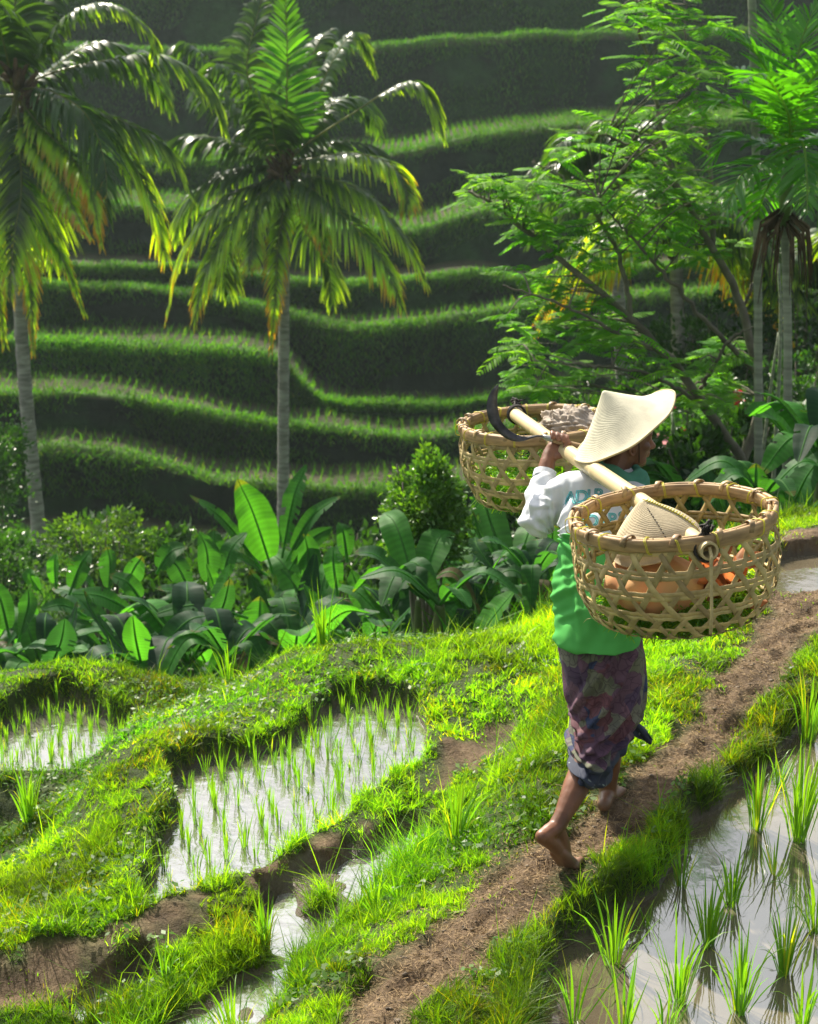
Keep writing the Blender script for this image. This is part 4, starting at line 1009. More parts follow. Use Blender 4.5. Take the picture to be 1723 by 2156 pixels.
# ---- banana plants
def banana_leaf(A, p0, p1, p2, wid, rs, fold=.25, bright=1.0, face=None, torn=.5):
    S = 44; p = smooth_path([p0, p1, p2], S); T = norm(np.gradient(p, axis=0)); t = np.linspace(0, 1, S)
    toc = norm(np.array([0, 0, CAM_Z]) - p) if face is None else np.tile(face, (S, 1))
    up = norm(np.array([[0, 0, 1.0]]) * 1.0 + toc * .35 + rs.normal(0, .25, 3))
    s = norm(np.cross(T, up)); n_ = norm(np.cross(s, T))
    w_ = wid * .5 * np.clip(np.sin(np.clip((t - .10) / .9, 0, 1) ** .8 * math.pi) ** .62, 0, 1)
    w_[t < .12] = .004
    rows = []
    rip = np.stack([fbm(t * 9 + q * 7, t * 0 + rs.rand() * 90, 3) for q in range(2)], 1)
    ec = [-1, -.5, 0, .5, 1]
    cols = []
    for k, e in enumerate(ec):
        ed = abs(e); sgn = np.sign(e); rr_ = rip[:, 0 if e < 0 else 1]
        off = n_ * (fold * ed * w_ + (rr_ * .35 * w_ * ed))[:, None]
        rag = 1 + (ed == 1) * fbm(t * 40 + 3, t * 0 + k, 2) * .22 * torn
        rows.append(p + s * (e * w_ * rag)[:, None] + off - np.array([0, 0, 1.0]) * (w_ * .25 * ed ** 2)[:, None])
        cols.append(np.tile(np.array([1, 1, 1]) * (1.5 if e == 0 else 1.0), (S, 1)))
    V = np.stack(rows, 1).reshape(-1, 3); i = (np.arange(S - 1) * 5)[:, None]; j = np.arange(4)[None]
    F = np.stack([i + j, i + j + 1, i + j + 6, i + j + 5], -1)
    tear = rs.rand(S - 1, 4) < 0
    for side_ in (0, 3):     # torn slits from the edge inwards
        for q in range(2, S - 3):
            if rs.rand() < .10 * torn: tear[q, side_] = True
    F = F[~tear].reshape(-1, 4)
    v = rs.uniform(.75, 1.2); ribs = (1 + .13 * (-1.0) ** np.arange(S) + .2 * fbm(t * 14, t * 0 + rs.rand() * 50, 3))[:, None, None] * np.ones((S, 5, 3))
    if rs.rand() < .4: ribs = ribs * np.where((t > rs.uniform(.86, .95))[:, None, None], np.array([3.0, 1.0, .9]), 1.0)     # brown tip
    c = (np.stack(cols, 1) * ribs).reshape(-1, 3) * np.array([v * bright, v * bright, v]) 
    if p[-1][2] < p[0][2] - .12 and rs.rand() < .5: c = c * np.array([3.4, .8, .9])       # old leaf, dried brown
    A.add(V, F, c)
    V, F = tube(p[:S], np.linspace(.014, .004, S) * (1 if wid > .15 else .6), 5, cap=False); A.add(V, F, [1.8, 1.5, 1.5])
def banana(name, base, leaves, label, group=None, seed=0, stem_h=.8, sr=.06):
    rs = np.random.RandomState(seed); base = np.array(base, float); t = empty(name, base, label, 'banana plant', group)
    top = base + [0, 0, stem_h]
    V, F = tube(smooth_path([base - [0, 0, .2], base + [0, 0, stem_h * .5], top], 12), np.linspace(sr, sr * .55, 12), 9)
    mesh_np("stem", V, F, plain_mat("banana_stem", (.10, .13, .05), rough=.6, scale=5, vary=.4, stretch=(1, 1, .3)) if 'banana_stem' not in bpy.data.materials else bpy.data.materials['banana_stem'], t, smooth=True, off=base)
    A = Acc()
    for lf in leaves: banana_leaf(A, *lf[:3], lf[3], rs, fold=rs.uniform(.15, .5), bright=lf[4] if len(lf) > 4 else 1.0, torn=rs.uniform(.1, 1))
    A.build("leaves", BANANA, t, smooth=True, off=base)
    return t
def hero(base2, Yd, lst, label, seed, stem=.7, group=None, name="banana_plant"):
    b = PY(*base2, Yd); base = np.array([b.x, b.y, Hs(b.x, b.y)]); s = FP / (Yd * cP + 5 * sP); top = base + [0, 0, stem]
    L = []
    for (x0, y0, x1, y1, w_, do, br) in lst:
        a = np.array(PY(x0, y0, Yd)); e = np.array(PY(x1, y1, Yd + do)); mid = (a + e) / 2 + np.array([0, 0, .10 * np.linalg.norm(e - a)]) + np.array([rs.normal(0, .03), 0, 0])
        L.append((a * .9 + top * .1, mid, e, w_ / s, br))
        A_ = (top, a)
    r_ = np.random.RandomState(seed)
    for q in range(5):
        a = r_.uniform(0, 6.28); ln = r_.uniform(.35, .6); d = np.array([math.cos(a), math.sin(a), 0])
        L.append((top, top + d * ln * .5 + [0, 0, .45 * ln], top + d * ln + [0, 0, r_.uniform(-.1, .4) * ln], r_.uniform(.14, .2), .8))
    return banana(name, base, L, label, group, seed, stem)
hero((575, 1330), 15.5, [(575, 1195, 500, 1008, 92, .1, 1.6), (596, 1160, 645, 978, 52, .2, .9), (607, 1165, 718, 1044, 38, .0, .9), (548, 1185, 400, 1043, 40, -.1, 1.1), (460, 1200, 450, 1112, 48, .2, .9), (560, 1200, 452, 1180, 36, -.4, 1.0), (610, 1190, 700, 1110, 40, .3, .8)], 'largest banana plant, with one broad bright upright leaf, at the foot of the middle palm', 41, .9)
hero((545, 1420), 13.5, [(455, 1310, 434, 1186, 56, .1, 1.4), (535, 1400, 548, 1255, 78, .1, 1.0), (520, 1290, 300, 1300, 40, -.3, .8), (480, 1400, 420, 1420, 50, -.3, .8)], 'banana plant with a broad dark upright leaf just above the grass mound', 42, .6)
hero((700, 1400), 13.0, [(712, 1240, 700, 1150, 42, .2, 1.1), (735, 1160, 712, 1100, 40, .1, .9), (660, 1340, 640, 1230, 60, .1, .9), (720, 1330, 800, 1290, 48, -.2, .8), (730, 1350, 820, 1350, 40, -.2, .7)], 'banana plant with upright leaves directly behind the tall reed tuft', 43, .6)
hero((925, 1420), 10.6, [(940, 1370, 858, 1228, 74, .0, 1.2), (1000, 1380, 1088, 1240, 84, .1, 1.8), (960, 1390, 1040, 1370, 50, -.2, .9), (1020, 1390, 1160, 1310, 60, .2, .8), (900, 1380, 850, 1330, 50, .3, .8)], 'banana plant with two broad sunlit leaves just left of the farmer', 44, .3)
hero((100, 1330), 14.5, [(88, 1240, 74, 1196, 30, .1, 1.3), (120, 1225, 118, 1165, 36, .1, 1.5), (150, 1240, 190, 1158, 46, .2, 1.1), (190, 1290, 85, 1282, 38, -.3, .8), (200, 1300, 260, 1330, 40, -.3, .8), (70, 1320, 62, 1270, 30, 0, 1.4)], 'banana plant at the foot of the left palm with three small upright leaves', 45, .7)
hero((320, 1340), 14.0, [(330, 1190, 395, 1150, 50, .1, .9), (300, 1260, 230, 1210, 48, 0, .9), (290, 1290, 150, 1250, 50, -.2, .9), (350, 1290, 420, 1220, 50, .1, .9), (280, 1330, 90, 1370, 46, -.3, .8)], 'banana plant with drooping wide leaves between the two palm trunks', 46, .8)
hero((820, 1280), 14.5, [(800, 1250, 840, 1170, 50, .1, .8), (830, 1230, 900, 1200, 50, 0, .8), (760, 1290, 740, 1200, 46, .1, .8)], 'banana plant with dark leaves below the round glossy bush', 47, .8)
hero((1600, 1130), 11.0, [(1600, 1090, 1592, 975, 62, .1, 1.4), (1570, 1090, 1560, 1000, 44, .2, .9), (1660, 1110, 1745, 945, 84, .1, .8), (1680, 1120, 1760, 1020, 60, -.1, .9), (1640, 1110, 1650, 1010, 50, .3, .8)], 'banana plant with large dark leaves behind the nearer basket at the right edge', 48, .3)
hero((1080, 1330), 12.0, [(1090, 1290, 1060, 1180, 50, .1, .8), (1100, 1290, 1150, 1200, 50, .1, .8), (1060, 1300, 1000, 1230, 46, -.1, .8), (1040, 1200, 1000, 1130, 40, .3, .7)], 'shaded banana plant between the round bush and the farmer', 49, .4)
hero((20, 1400), 13.0, [(20, 1330, -20, 1220, 50, .1, .8), (40, 1340, 60, 1240, 46, .1, .8), (30, 1370, 130, 1370, 40, -.3, .8)], 'low banana plant in the bottom left of the thicket', 50, .4)
hero((430, 1330), 15.0, [(440, 1230, 420, 1120, 52, .1, .8), (470, 1220, 520, 1120, 48, .2, .9), (400, 1240, 340, 1160, 50, .1, .7), (420, 1270, 330, 1240, 46, -.2, .7)], 'banana plant with matt upright leaves left of the largest one', 51, .8)
hero((660, 1330), 15.5, [(650, 1230, 640, 1120, 50, .1, .8), (690, 1230, 735, 1130, 48, .1, .9), (640, 1260, 590, 1200, 48, -.1, .7)], 'banana plant with matt upright leaves right of the largest one', 52, .8)
hero((220, 1340), 15.5, [(230, 1240, 225, 1150, 46, .1, .8), (260, 1250, 300, 1170, 46, .1, .8), (200, 1260, 160, 1200, 46, 0, .7)], 'banana plant with upright leaves under the pale leafed shrub', 53, .7)
# the rest of the thicket: copies of three plants, with both parts
rsb = np.random.RandomState(77); pro = []
for q in range(4):
    L = []; top = np.array([0, 0, .55])
    for k in range(8):
        a = k / 8 * 6.28 + rsb.uniform(-.3, .3); ln = rsb.uniform(.45, .85); d = np.array([math.cos(a), math.sin(a), 0]); e_ = rsb.choice([-.5, -.1, .2, .6, 1.1])
        L.append((top, top + d * ln * .5 + [0, 0, (.35 + .3 * max(e_, 0)) * ln], top + d * ln * (1 - .3 * max(e_, 0)) + [0, 0, e_ * ln], rsb.uniform(.20, .30), rsb.choice([.4, .5, .65, .8, 1.25])))
    pro.append(banana("young_banana_plant", (0, 0, 0), L, 'young banana plant in the dark thicket below the terraces', 'young banana plants filling the valley thicket', 60 + q, .5, .045))
first = [True] * 4
def put(root, x, y, z, rz, s, k):
    if first[k]: r = root; first[k] = False
    else:
        r = link(root.copy())
        for ch in root.children:
            c = link(ch.copy()); c.parent = r
    r.location = (x, y, z); r.rotation_euler = (0, 0, rz); r.scale = (s, s, s)
placed = 0
for (x, y, Yd) in [(-40, 1260, 16), (40, 1200, 18), (220, 1230, 17), (260, 1300, 15.5), (380, 1260, 16.5), (440, 1330, 14.5), (400, 1400, 13), (500, 1250, 17), (620, 1280, 15), (660, 1240, 17), (760, 1250, 16), (780, 1370, 12.5), (860, 1320, 13.5), (930, 1270, 14), (960, 1220, 16), (1020, 1280, 13.5), (1080, 1230, 15), (1140, 1290, 12), (300, 1390, 12.8), (180, 1370, 13.5), (90, 1390, 13), (620, 1390, 12.4), (1160, 1240, 14), (1460, 1060, 14), (1540, 1080, 12.5), (1700, 1060, 13), (1720, 1100, 11.5), (1500, 1020, 16), (1380, 1060, 15), (880, 1390, 11.2), (-60, 1370, 14), (480, 1420, 12), (1640, 1020, 16), (1760, 980, 18), (1000, 1340, 11.8), (1120, 1360, 10.8)]:
    b = PY(x, y, Yd); k = placed % 4; placed += 1
    put(pro[k], b.x, b.y, Hs(b.x, b.y), rsb.uniform(0, 6.28), rsb.uniform(.7, 1.25) * (.8 if Yd < 12.6 else 1), k)

# ---- bushes: stems plus a crown of separate leaves
def bush(name, c2, Yd, rx, rz_, n, leaf, label, mat, seed, cat='shrub', cols=((.7, .9, .8), (1.5, 1.3, .7)), flowers=0, shape=0, group=None, ry=None):
    rs = np.random.RandomState(seed); c = np.array(PY(*c2, Yd)); bz = Hs(c[0], c[1]); base = np.array([c[0], c[1], bz]); ry = ry or rx
    t = empty(name, base, label, cat, group); S = Acc(); A = Acc()
    nb = 11; tips = []
    for q in range(nb):
        a = rs.uniform(0, 6.28); r = rs.uniform(.2, .75); tip = c + [math.cos(a) * rx * r, math.sin(a) * ry * r, rs.uniform(-.3, .8) * rz_]
        V, F = tube(smooth_path([base + rs.normal(0, .03, 3) - [0, 0, .1], base * .5 + tip * .5 + rs.normal(0, .06, 3), tip], 10), np.linspace(.022, .006, 10), 6); S.add(V, F); tips.append(tip)
    S.build("stems", TWIG, t, smooth=True, off=base)
    # leaves gather in clumps on the crown's volume
    nc = max(18, n // 60); cc = norm(rs.normal(0, 1, (nc, 3))) * (rs.rand(nc, 1) ** .38)
    lump = rs.randint(0, nc, n); p = cc[lump] + rs.normal(0, .11, (n, 3))
    p = p * np.array([rx, ry, rz_]); 
    if shape: p[:, :2] *= (1 - .35 * (p[:, 2:3] / rz_))
    outv = norm(p / np.array([rx, ry, rz_]) + 1e-6)
    p = p + c
    p = p[p[:, 2] > bz - .1]; outv = outv[:len(p)]; n = len(p)
    d = norm(outv * .7 + rs.normal(0, .6, (n, 3)) + [0, 0, .25]); s_ = norm(np.cross(d, rs.normal(0, 1, (n, 3)))); L = leaf * rs.uniform(.6, 1.25, n)[:, None]
    up = norm(np.cross(s_, d))
    a = p; b = p + d * L * .5 + s_ * L * .24 + up * L * .06; e = p + d * L - up * L * .08; f = p + d * L * .5 - s_ * L * .24 + up * L * .06
    V = np.stack([a, b, e, f], 1).reshape(-1, 3); F = np.arange(4 * n).reshape(-1, 4)
    u = (.5 * rs.rand(nc)[lump[:n]] + .5 * rs.rand(n))[:, None]; co = np.array(cols[0]) * (1 - u) + np.array(cols[1]) * u
    A.add(V, F, np.repeat(co, 4, 0)); A.build("crown", mat, t, off=base)
    if flowers:
        for q in range(flowers):
            B = Acc(); o = c + norm(rs.normal(0, 1, 3)) * np.array([rx, ry, rz_]) * rs.uniform(.8, 1.02)
            for k in range(26):
                d_ = norm(rs.normal(0, 1, 3)); s2 = norm(np.cross(d_, rs.normal(0, 1, 3))); l_ = rs.uniform(.04, .08)
                B.add([o, o + d_ * l_ * .6 + s2 * l_ * .3, o + d_ * l_, o + d_ * l_ * .6 - s2 * l_ * .3], [[0, 1, 2, 3]])
            B.build("flower", PETAL, t, off=base)
    return t
bush("glossy_bush", (898, 1078), 12.0, .31, .45, 9500, .048, 'round dense bush with small glossy leaves in front of the terraces', BUSH, 71, cols=((.7, .9, .8), (1.9, 1.5, .7)), shape=1)
bush("dark_bush", (-30, 1000), 24.0, .62, 1.15, 4200, .085, 'tall dark bush at the left edge, left of the left palm trunk', BUSH, 72, cols=((.35, .5, .5), (.8, .9, .7)))
bush("pale_leafed_shrub", (205, 1140), 18.0, .62, .42, 2600, .075, 'rounded shrub with pale and reddish leaf tips right of the left palm trunk', BUSH, 73, cols=((.5, .6, .6), (1.6, 1.2, .9)))
bush("dark_bush", (-30, 1200), 20.0, .7, .6, 3000, .085, 'low dark bush at the left edge under the palm', BUSH, 74, cols=((.35, .5, .5), (.8, .9, .7)))
bush("flowering_shrub", (1490, 880), 17.0, .45, .40, 2200, .08, 'shrub with crimson flowers behind the farmer and the straw hat', BUSH, 75, cols=((.4, .6, .5), (1.2, 1.2, .7)), flowers=12)
bush("leafy_shrub", (1700, 830), 19.0, .5, .45, 2200, .08, 'rounded leafy shrub at the right edge behind the areca trunks', BUSH, 76, cols=((.3, .45, .4), (.9, 1.0, .6)))
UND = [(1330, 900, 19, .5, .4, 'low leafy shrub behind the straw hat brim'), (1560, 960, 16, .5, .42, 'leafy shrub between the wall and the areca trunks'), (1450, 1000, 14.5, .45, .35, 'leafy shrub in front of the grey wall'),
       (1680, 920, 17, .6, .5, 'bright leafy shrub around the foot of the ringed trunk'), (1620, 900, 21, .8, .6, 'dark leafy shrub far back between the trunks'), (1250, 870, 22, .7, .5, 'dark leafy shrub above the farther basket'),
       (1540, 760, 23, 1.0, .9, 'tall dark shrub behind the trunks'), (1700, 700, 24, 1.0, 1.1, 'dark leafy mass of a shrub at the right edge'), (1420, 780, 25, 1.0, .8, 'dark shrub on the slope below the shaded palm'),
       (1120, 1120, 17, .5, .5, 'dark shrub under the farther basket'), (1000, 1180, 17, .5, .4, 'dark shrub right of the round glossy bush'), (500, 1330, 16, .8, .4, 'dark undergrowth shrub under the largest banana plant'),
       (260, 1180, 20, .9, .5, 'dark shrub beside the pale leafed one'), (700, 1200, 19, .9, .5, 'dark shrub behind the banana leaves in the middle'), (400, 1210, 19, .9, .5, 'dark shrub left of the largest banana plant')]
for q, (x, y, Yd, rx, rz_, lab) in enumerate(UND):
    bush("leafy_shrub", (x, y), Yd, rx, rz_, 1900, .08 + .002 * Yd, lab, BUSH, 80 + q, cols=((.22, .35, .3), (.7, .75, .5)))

# ---- wall with a faded pink coping behind the trunks
a = np.array(PY(1330, 905, 20.0)); b = np.array(PY(1530, 965, 17.0)); d = b - a; nrm_ = norm(np.cross(d * [1, 1, 0], [0, 0, 1.0]))
t = empty("boundary_wall", a, 'low grey garden wall with a faded pink coping behind the tree trunks', 'wall')
def slab(p0, p1, w_, zlo, zhi):
    V = []
    for p in (p0, p1):
        for o, z in ((-w_, zlo), (w_, zlo), (w_, zhi), (-w_, zhi)): V.append(p + nrm_ * o + np.array([0, 0, z]))
    return V, [[0, 1, 2, 3], [7, 6, 5, 4], [0, 4, 5, 1], [1, 5, 6, 2], [2, 6, 7, 3], [3, 7, 4, 0]]
V, F = slab(a, b, .08, -1.6, -.06); mesh_np("wall", V, np.array(F), plain_mat("weathered_render", (.16, .17, .15), rough=.9, scale=1.5, vary=.3), t, off=a)
V, F = slab(a - d * .01, b + d * .01, .16, -.058, .03); mesh_np("coping", V, np.array(F), plain_mat("faded_pink_coping", (.42, .17, .17), rough=.85, scale=3, vary=.2), t, off=a)
# ================================================================== THE FARMER
def A3(*a): return np.array(P(*a))
SK = plain_mat("weathered_skin", (.17, .070, .036), rough=.45, spec=.5, vary=.32, scale=14, bump=.15, bdist=.003)
nt = SK.node_tree; N = nt.nodes; L = nt.links; pb = [q for q in N if q.type == 'BSDF_PRINCIPLED'][0]; src = pb.inputs['Base Color'].links[0].from_socket
ge = N.new('ShaderNodeNewGeometry'); sx = N.new('ShaderNodeSeparateXYZ'); L.new(ge.outputs['Position'], sx.inputs[0])     # mud dried on the feet
mr_ = N.new('ShaderNodeMapRange'); mr_.inputs['From Min'].default_value = .15; mr_.inputs['From Max'].default_value = .02; L.new(sx.outputs['Z'], mr_.inputs['Value'])
no_ = N.new('ShaderNodeTexNoise'); no_.inputs['Scale'].default_value = 35; no_.inputs['Detail'].default_value = 5
ma_ = N.new('ShaderNodeMath'); ma_.operation = 'MULTIPLY'; L.new(mr_.outputs[0], ma_.inputs[0]); L.new(no_.outputs['Fac'], ma_.inputs[1])
mu_ = N.new('ShaderNodeMix'); mu_.data_type = 'RGBA'; L.new(ma_.outputs[0], mu_.inputs[0]); L.new(src, mu_.inputs[6]); mu_.inputs[7].default_value = (.17, .125, .085, 1); L.new(mu_.outputs[2], pb.inputs['Base Color'])
def capsule(pts, rad, n=12, ecc=1.0, up=None, k=None):
    p = np.asarray(pts, float); r = np.broadcast_to(np.asarray(rad, float), (len(p),)).copy()
    if k: 
        t = np.linspace(0, len(p) - 1, k); r = np.interp(t, np.arange(len(p)), r); p = smooth_path(p, k)
    d0 = norm(p[0] - p[1]); d1 = norm(p[-1] - p[-2])
    aa = np.array([.98, .8, .5, .2])
    pre = [p[0] + d0 * r[0] * a for a in aa]; prr = [r[0] * math.sqrt(max(1 - a * a, .01)) for a in aa]
    po = [p[-1] + d1 * r[-1] * a for a in aa[::-1]]; por = [r[-1] * math.sqrt(max(1 - a * a, .01)) for a in aa[::-1]]
    return tube(np.array(pre + list(p) + po), np.array(prr + list(r) + por), n, ecc=ecc, up=up)
def fuse(name, A, mat, voxel, parent, off, smooth_it=4, fn=None):
    "join the pieces of A into one continuous skin"
    o = A.build(name, mat)
    m = o.modifiers.new('r', 'REMESH'); m.mode = 'VOXEL'; m.voxel_size = voxel
    s = o.modifiers.new('s', 'SMOOTH'); s.factor = .5; s.iterations = smooth_it
    dg = C.evaluated_depsgraph_get(); me = bpy.data.meshes.new_from_object(o.evaluated_get(dg))
    bpy.data.objects.remove(o)
    V = np.empty(len(me.vertices) * 3, np.float32); me.vertices.foreach_get('co', V); V = V.reshape(-1, 3)
    Nn = np.empty(len(me.vertices) * 3, np.float32); me.vertices.foreach_get('normal', Nn); Nn = Nn.reshape(-1, 3)
    c = None
    if fn: V, c = fn(V.astype(float), Nn.astype(float))
    V = V - np.array(off)
    me.vertices.foreach_set('co', V.astype(np.float32).ravel())
    if c is not None:
        for at_ in list(me.color_attributes): me.color_attributes.remove(at_)
        at_ = me.color_attributes.new("Col", 'FLOAT_COLOR', 'POINT'); cc = np.ones((len(V), 4), np.float32); cc[:, :3] = c; at_.data.foreach_set('color', cc.ravel())
    me.polygons.foreach_set('use_smooth', np.ones(len(me.polygons), bool))
    me.materials.clear(); me.materials.append(mat); me.update(); me.name = name
    return link(bpy.data.objects.new(name, me), parent)
gz = lambda p: Hs(p[0], p[1])
ball = np.array(G(1196, 1822, .025)); lz = gz(ball)
rheel = np.array(G(1272, 1706, .02)); rz0 = gz(rheel)
proot = np.array([.56, 5.38, 0.0])
person = empty("person", proot, 'barefoot farmer in straw hat, green and white shirt and sarong, carrying a shoulder pole', 'person')
B = Acc()
def ba_(pts, r, **k): V, F = capsule(pts, r, **k); B.add(V, F)
# pelvis, spine, chest, neck
fac = np.array([.42, .906, 0]); lat = np.array([.906, -.42, 0])       # facing, and the body's right
pel = A3(1257, 1370, 5.80)
spine = [pel, A3(1256, 1250, 5.83), A3(1268, 1130, 5.90), A3(1274, 1045, 5.96)]
ba_(spine, [.100, .09, .095, .07], ecc=.85, k=10, up=fac)
ba_([A3(1215, 1055, 6.02), A3(1335, 1072, 5.88)], [.048, .048])
ba_([A3(1282, 1030, 5.98), A3(1296, 985, 6.0), A3(1312, 950, 6.0)], [.06, .052, .052])
# legs
lank = A3(1172, 1742, 5.645); lkn = A3(1262, 1490, 5.86); lhip = pel - lat * .055 + [0, 0, -.02]
ba_([lhip, lhip * .5 + lkn * .5, lkn, A3(1238, 1600, 5.77), A3(1212, 1660, 5.71), A3(1188, 1712, 5.665), lank], [.075, .066, .052, .052, .045, .031, .029], k=24, n=16)
rank = A3(1279, 1672, 6.17); rkn = A3(1282, 1505, 5.99); rhip = pel + lat * .055 + [0, 0, -.02]
ba_([rhip, rhip * .5 + rkn * .5, rkn, A3(1283, 1590, 6.08), A3(1281, 1645, 6.14), rank], [.075, .064, .050, .046, .033, .030], k=20, n=16)
def foot(heel, ankle, ballp, toedir, side, r=1.0, big=1):
    "heel, ankle and ball centres; toes go on along toedir; side points to the little toe; big toe on the other side"
    ba_([heel, heel * .45 + ankle * .55 + 0, ankle], [.026 * r, .029 * r, .028 * r], k=5)
    ba_([heel, heel * .5 + ballp * .5 + [0, 0, .012], ballp], [.026 * r, .024 * r, .019 * r], k=8, ecc=1.0)
    ba_([ankle, ankle * .45 + ballp * .55 + [0, 0, .012], ballp + [0, 0, .006]], [.027 * r, .025 * r, .018 * r], k=8)
    for w_ in (-.024, .024): ba_([heel * .4 + ballp * .6 + side * w_ * .5, ballp + side * w_], [.018 * r, .0175 * r])
    for q, (o_, ln, rr_) in enumerate([(-.030, .044, .0125), (-.012, .043, .0095), (.002, .039, .009), (.016, .034, .0085), (.029, .028, .008)]):
        s0 = ballp + side * o_ - toedir * .008; e = ballp + side * (o_ * 1.12) + toedir * ln + [0, 0, -.005]
        ba_([s0, (s0 + e) / 2 + [0, 0, .004], e], [rr_ * 1.15, rr_ * .95, rr_], k=6, n=8)
td = norm(np.array([.30, .90, 0])); sl = -np.cross(td, [0, 0, 1.0])
ball[2] = lz + .020; lheel = A3(1143, 1762, 5.60)
foot(lheel, lank, ball, td, -np.cross(td, [0, 0, 1.0]))
td2 = norm(np.array([.36, .93, 0])); rheel[2] = rz0 + .026; rball = rheel + td2 * .145; rball[2] = gz(rball) + .02
foot(rheel, rank + [0, 0, 0], rball, td2, np.cross(td2, [0, 0, 1.0]))
# left arm raised to the pole
lsh = A3(1204, 1042, 5.99); lel = A3(1136, 1088, 6.08); lwr = A3(1153, 974, 6.165)
ba_([lsh, lel], [.048, .040]); ba_([lel, A3(1141, 1030, 6.13), lwr], [.040, .035, .029], k=8)
# right arm down in front, under the nearer basket
rsh = A3(1350, 1062, 5.86); rel = A3(1345, 1200, 5.98); rwr = A3(1285, 1235, 6.16)
ba_([rsh, rel], [.045, .036]); ba_([rel, rwr], [.035, .025])
# left hand: palm, four fingers over the sickle handle, thumb from the side
hdl0 = A3(1146, 919.5, 6.165); hdl1 = A3(1250, 949, 6.13)
hax = norm(hdl1 - hdl0); hc = lambda t: hdl0 + hax * t
kn = [hc(.030) + 0, hc(.050), hc(.069), hc(.086)]
upw = np.array(UPV); cam_ = -np.array(FWD)
ba_([lwr, A3(1159, 957, 6.18), A3(1168, 940, 6.185)], [.028, .030, .026], k=6)
for t in (.022, .045, .068): ba_([A3(1156 + t * 140, 958, 6.182), hc(t + .01) - upw * .030 - cam_ * .018], [.023, .019])
for q, (k_, r_, ln) in enumerate(zip(kn, [.0088, .0094, .0096, .0092], [.9, 1.0, 1.06, 1.0])):
    c = k_; ang = [200, 150, 100, 55, 10]; R_ = .0225 * (1 + 0 * ln)
    pts = [c + (upw * math.sin(R(a)) - (-cam_) * -0 + (-cam_) * math.cos(R(180 - a)) * 1.0) * R_ for a in ang]
    root = c - upw * .034 - cam_ * .020
    ba_([root] + [c + (-cam_ * math.cos(R(b)) + upw * math.sin(R(b))) * R_ * s_ for b, s_ in ((-35, 1.3), (20, 1.25), (75, 1.1), (125, 1.05), (175, 1.0))] , [r_ * 1.15, r_ * 1.1, r_ * 1.05, r_, r_ * .95, r_ * .85], k=14, n=9)
th = hc(.078)
ba_([A3(1174, 960, 6.16), th - upw * .040 + cam_ * .006, th - upw * .018 + cam_ * .019, hc(.094) + upw * .002 + cam_ * .020], [.014, .0125, .011, .0095], k=10, n=9)
# right hand, relaxed
for q in range(4):
    o_ = rwr + lat * (-.012 * q + .02) ; ba_([o_, o_ + fac * .05 - lat * .04, o_ + fac * .06 - lat * .075 + [0, 0, -.02]], [.014, .0095, .008], k=8, n=8)
ba_([rwr, rwr - lat * .01 + [0, 0, .03], rwr - lat * .045 + [0, 0, .035]], [.016, .011, .009], k=6, n=8)
# head, turned to its right (towards +X), with face
hcn = A3(1322, 925, 6.0); fd = norm(np.array([.97, .26, -.02])); hu = norm(np.array([.10, 0, 1.0])); hu = norm(hu - fd * (hu @ fd)); hs = np.cross(hu, fd)
def hp(f, s, u): return hcn + fd * f + hs * s + hu * u
def ell(c, rf, rs_, ru, n=18, m=12):
    a = np.linspace(0, 2 * math.pi, n, endpoint=False); b = np.linspace(0, math.pi, m + 1)[1:-1]
    V = [hcn * 0 + c + hu * ru]
    for bb in b:
        for aa in a: V.append(c + fd * rf * math.sin(bb) * math.cos(aa) + hs * rs_ * math.sin(bb) * math.sin(aa) + hu * ru * math.cos(bb))
    V.append(c - hu * ru); V = np.array(V); k = len(b)
    F4 = [[1 + i * n + j, 1 + i * n + (j + 1) % n, 1 + (i + 1) * n + (j + 1) % n, 1 + (i + 1) * n + j] for i in range(k - 1) for j in range(n)]
    F3 = [[0, 1 + (j + 1) % n, 1 + j] for j in range(n)] + [[len(V) - 1, 1 + (k - 1) * n + j, 1 + (k - 1) * n + (j + 1) % n] for j in range(n)]
    B.add(V, F4[::-1] if False else F4); B.n -= len(V); B.V.pop(); B.Co.pop(); B.V.append(V); B.Co.append(np.ones((len(V), 3))); B.F3.append(np.array(F3) + B.n); B.n += len(V)
ell(hp(-.012, 0, .022), .088, .072, .088)              # skull
ell(hp(.020, 0, -.030), .058, .056, .075)              # face
ell(hp(.052, 0, -.083), .024, .026, .020)              # chin
ell(hp(.030, .030, -.068), .034, .022, .022); ell(hp(.030, -.030, -.068), .034, .022, .022)   # jaw
ell(hp(.048, .036, -.018), .024, .022, .020); ell(hp(.048, -.036, -.018), .024, .022, .020)   # cheekbones
ell(hp(.066, 0, .026), .020, .050, .012)               # brow
V, F = capsule([hp(.074, 0, .012), hp(.086, 0, -.012), hp(.096, 0, -.028)], [.008, .0095, .013], k=6); B.add(V, F)   # nose
for s_ in (-1, 1): V, F = capsule([hp(.082, .011 * s_, -.031), hp(.088, .010 * s_, -.031)], [.0075, .007]); B.add(V, F)
V, F = capsule([hp(.074, -.018, -.052), hp(.083, 0, -.051), hp(.074, .018, -.052)], [.004, .0065, .004], k=8); B.add(V, F)   # lips
V, F = capsule([hp(.072, -.017, -.062), hp(.080, 0, -.061), hp(.072, .017, -.062)], [.004, .007, .004], k=8); B.add(V, F)
for s_ in (-1, 1):
    ell(hp(.062, .030 * s_, .009), .014, .015, .011)   # eyelids
    pts = [hp(-.008 + .022 * math.cos(a) * .75, s_ * (.068 + .010 * (math.cos(a) < .2)), -.006 + .031 * math.sin(a)) for a in np.linspace(.4, 5.6, 9)]
    V, F = capsule(pts, .0058, k=16, n=8); B.add(V, F)  # ear
    ell(hp(-.004, s_ * .066, -.008), .014, .008, .022)
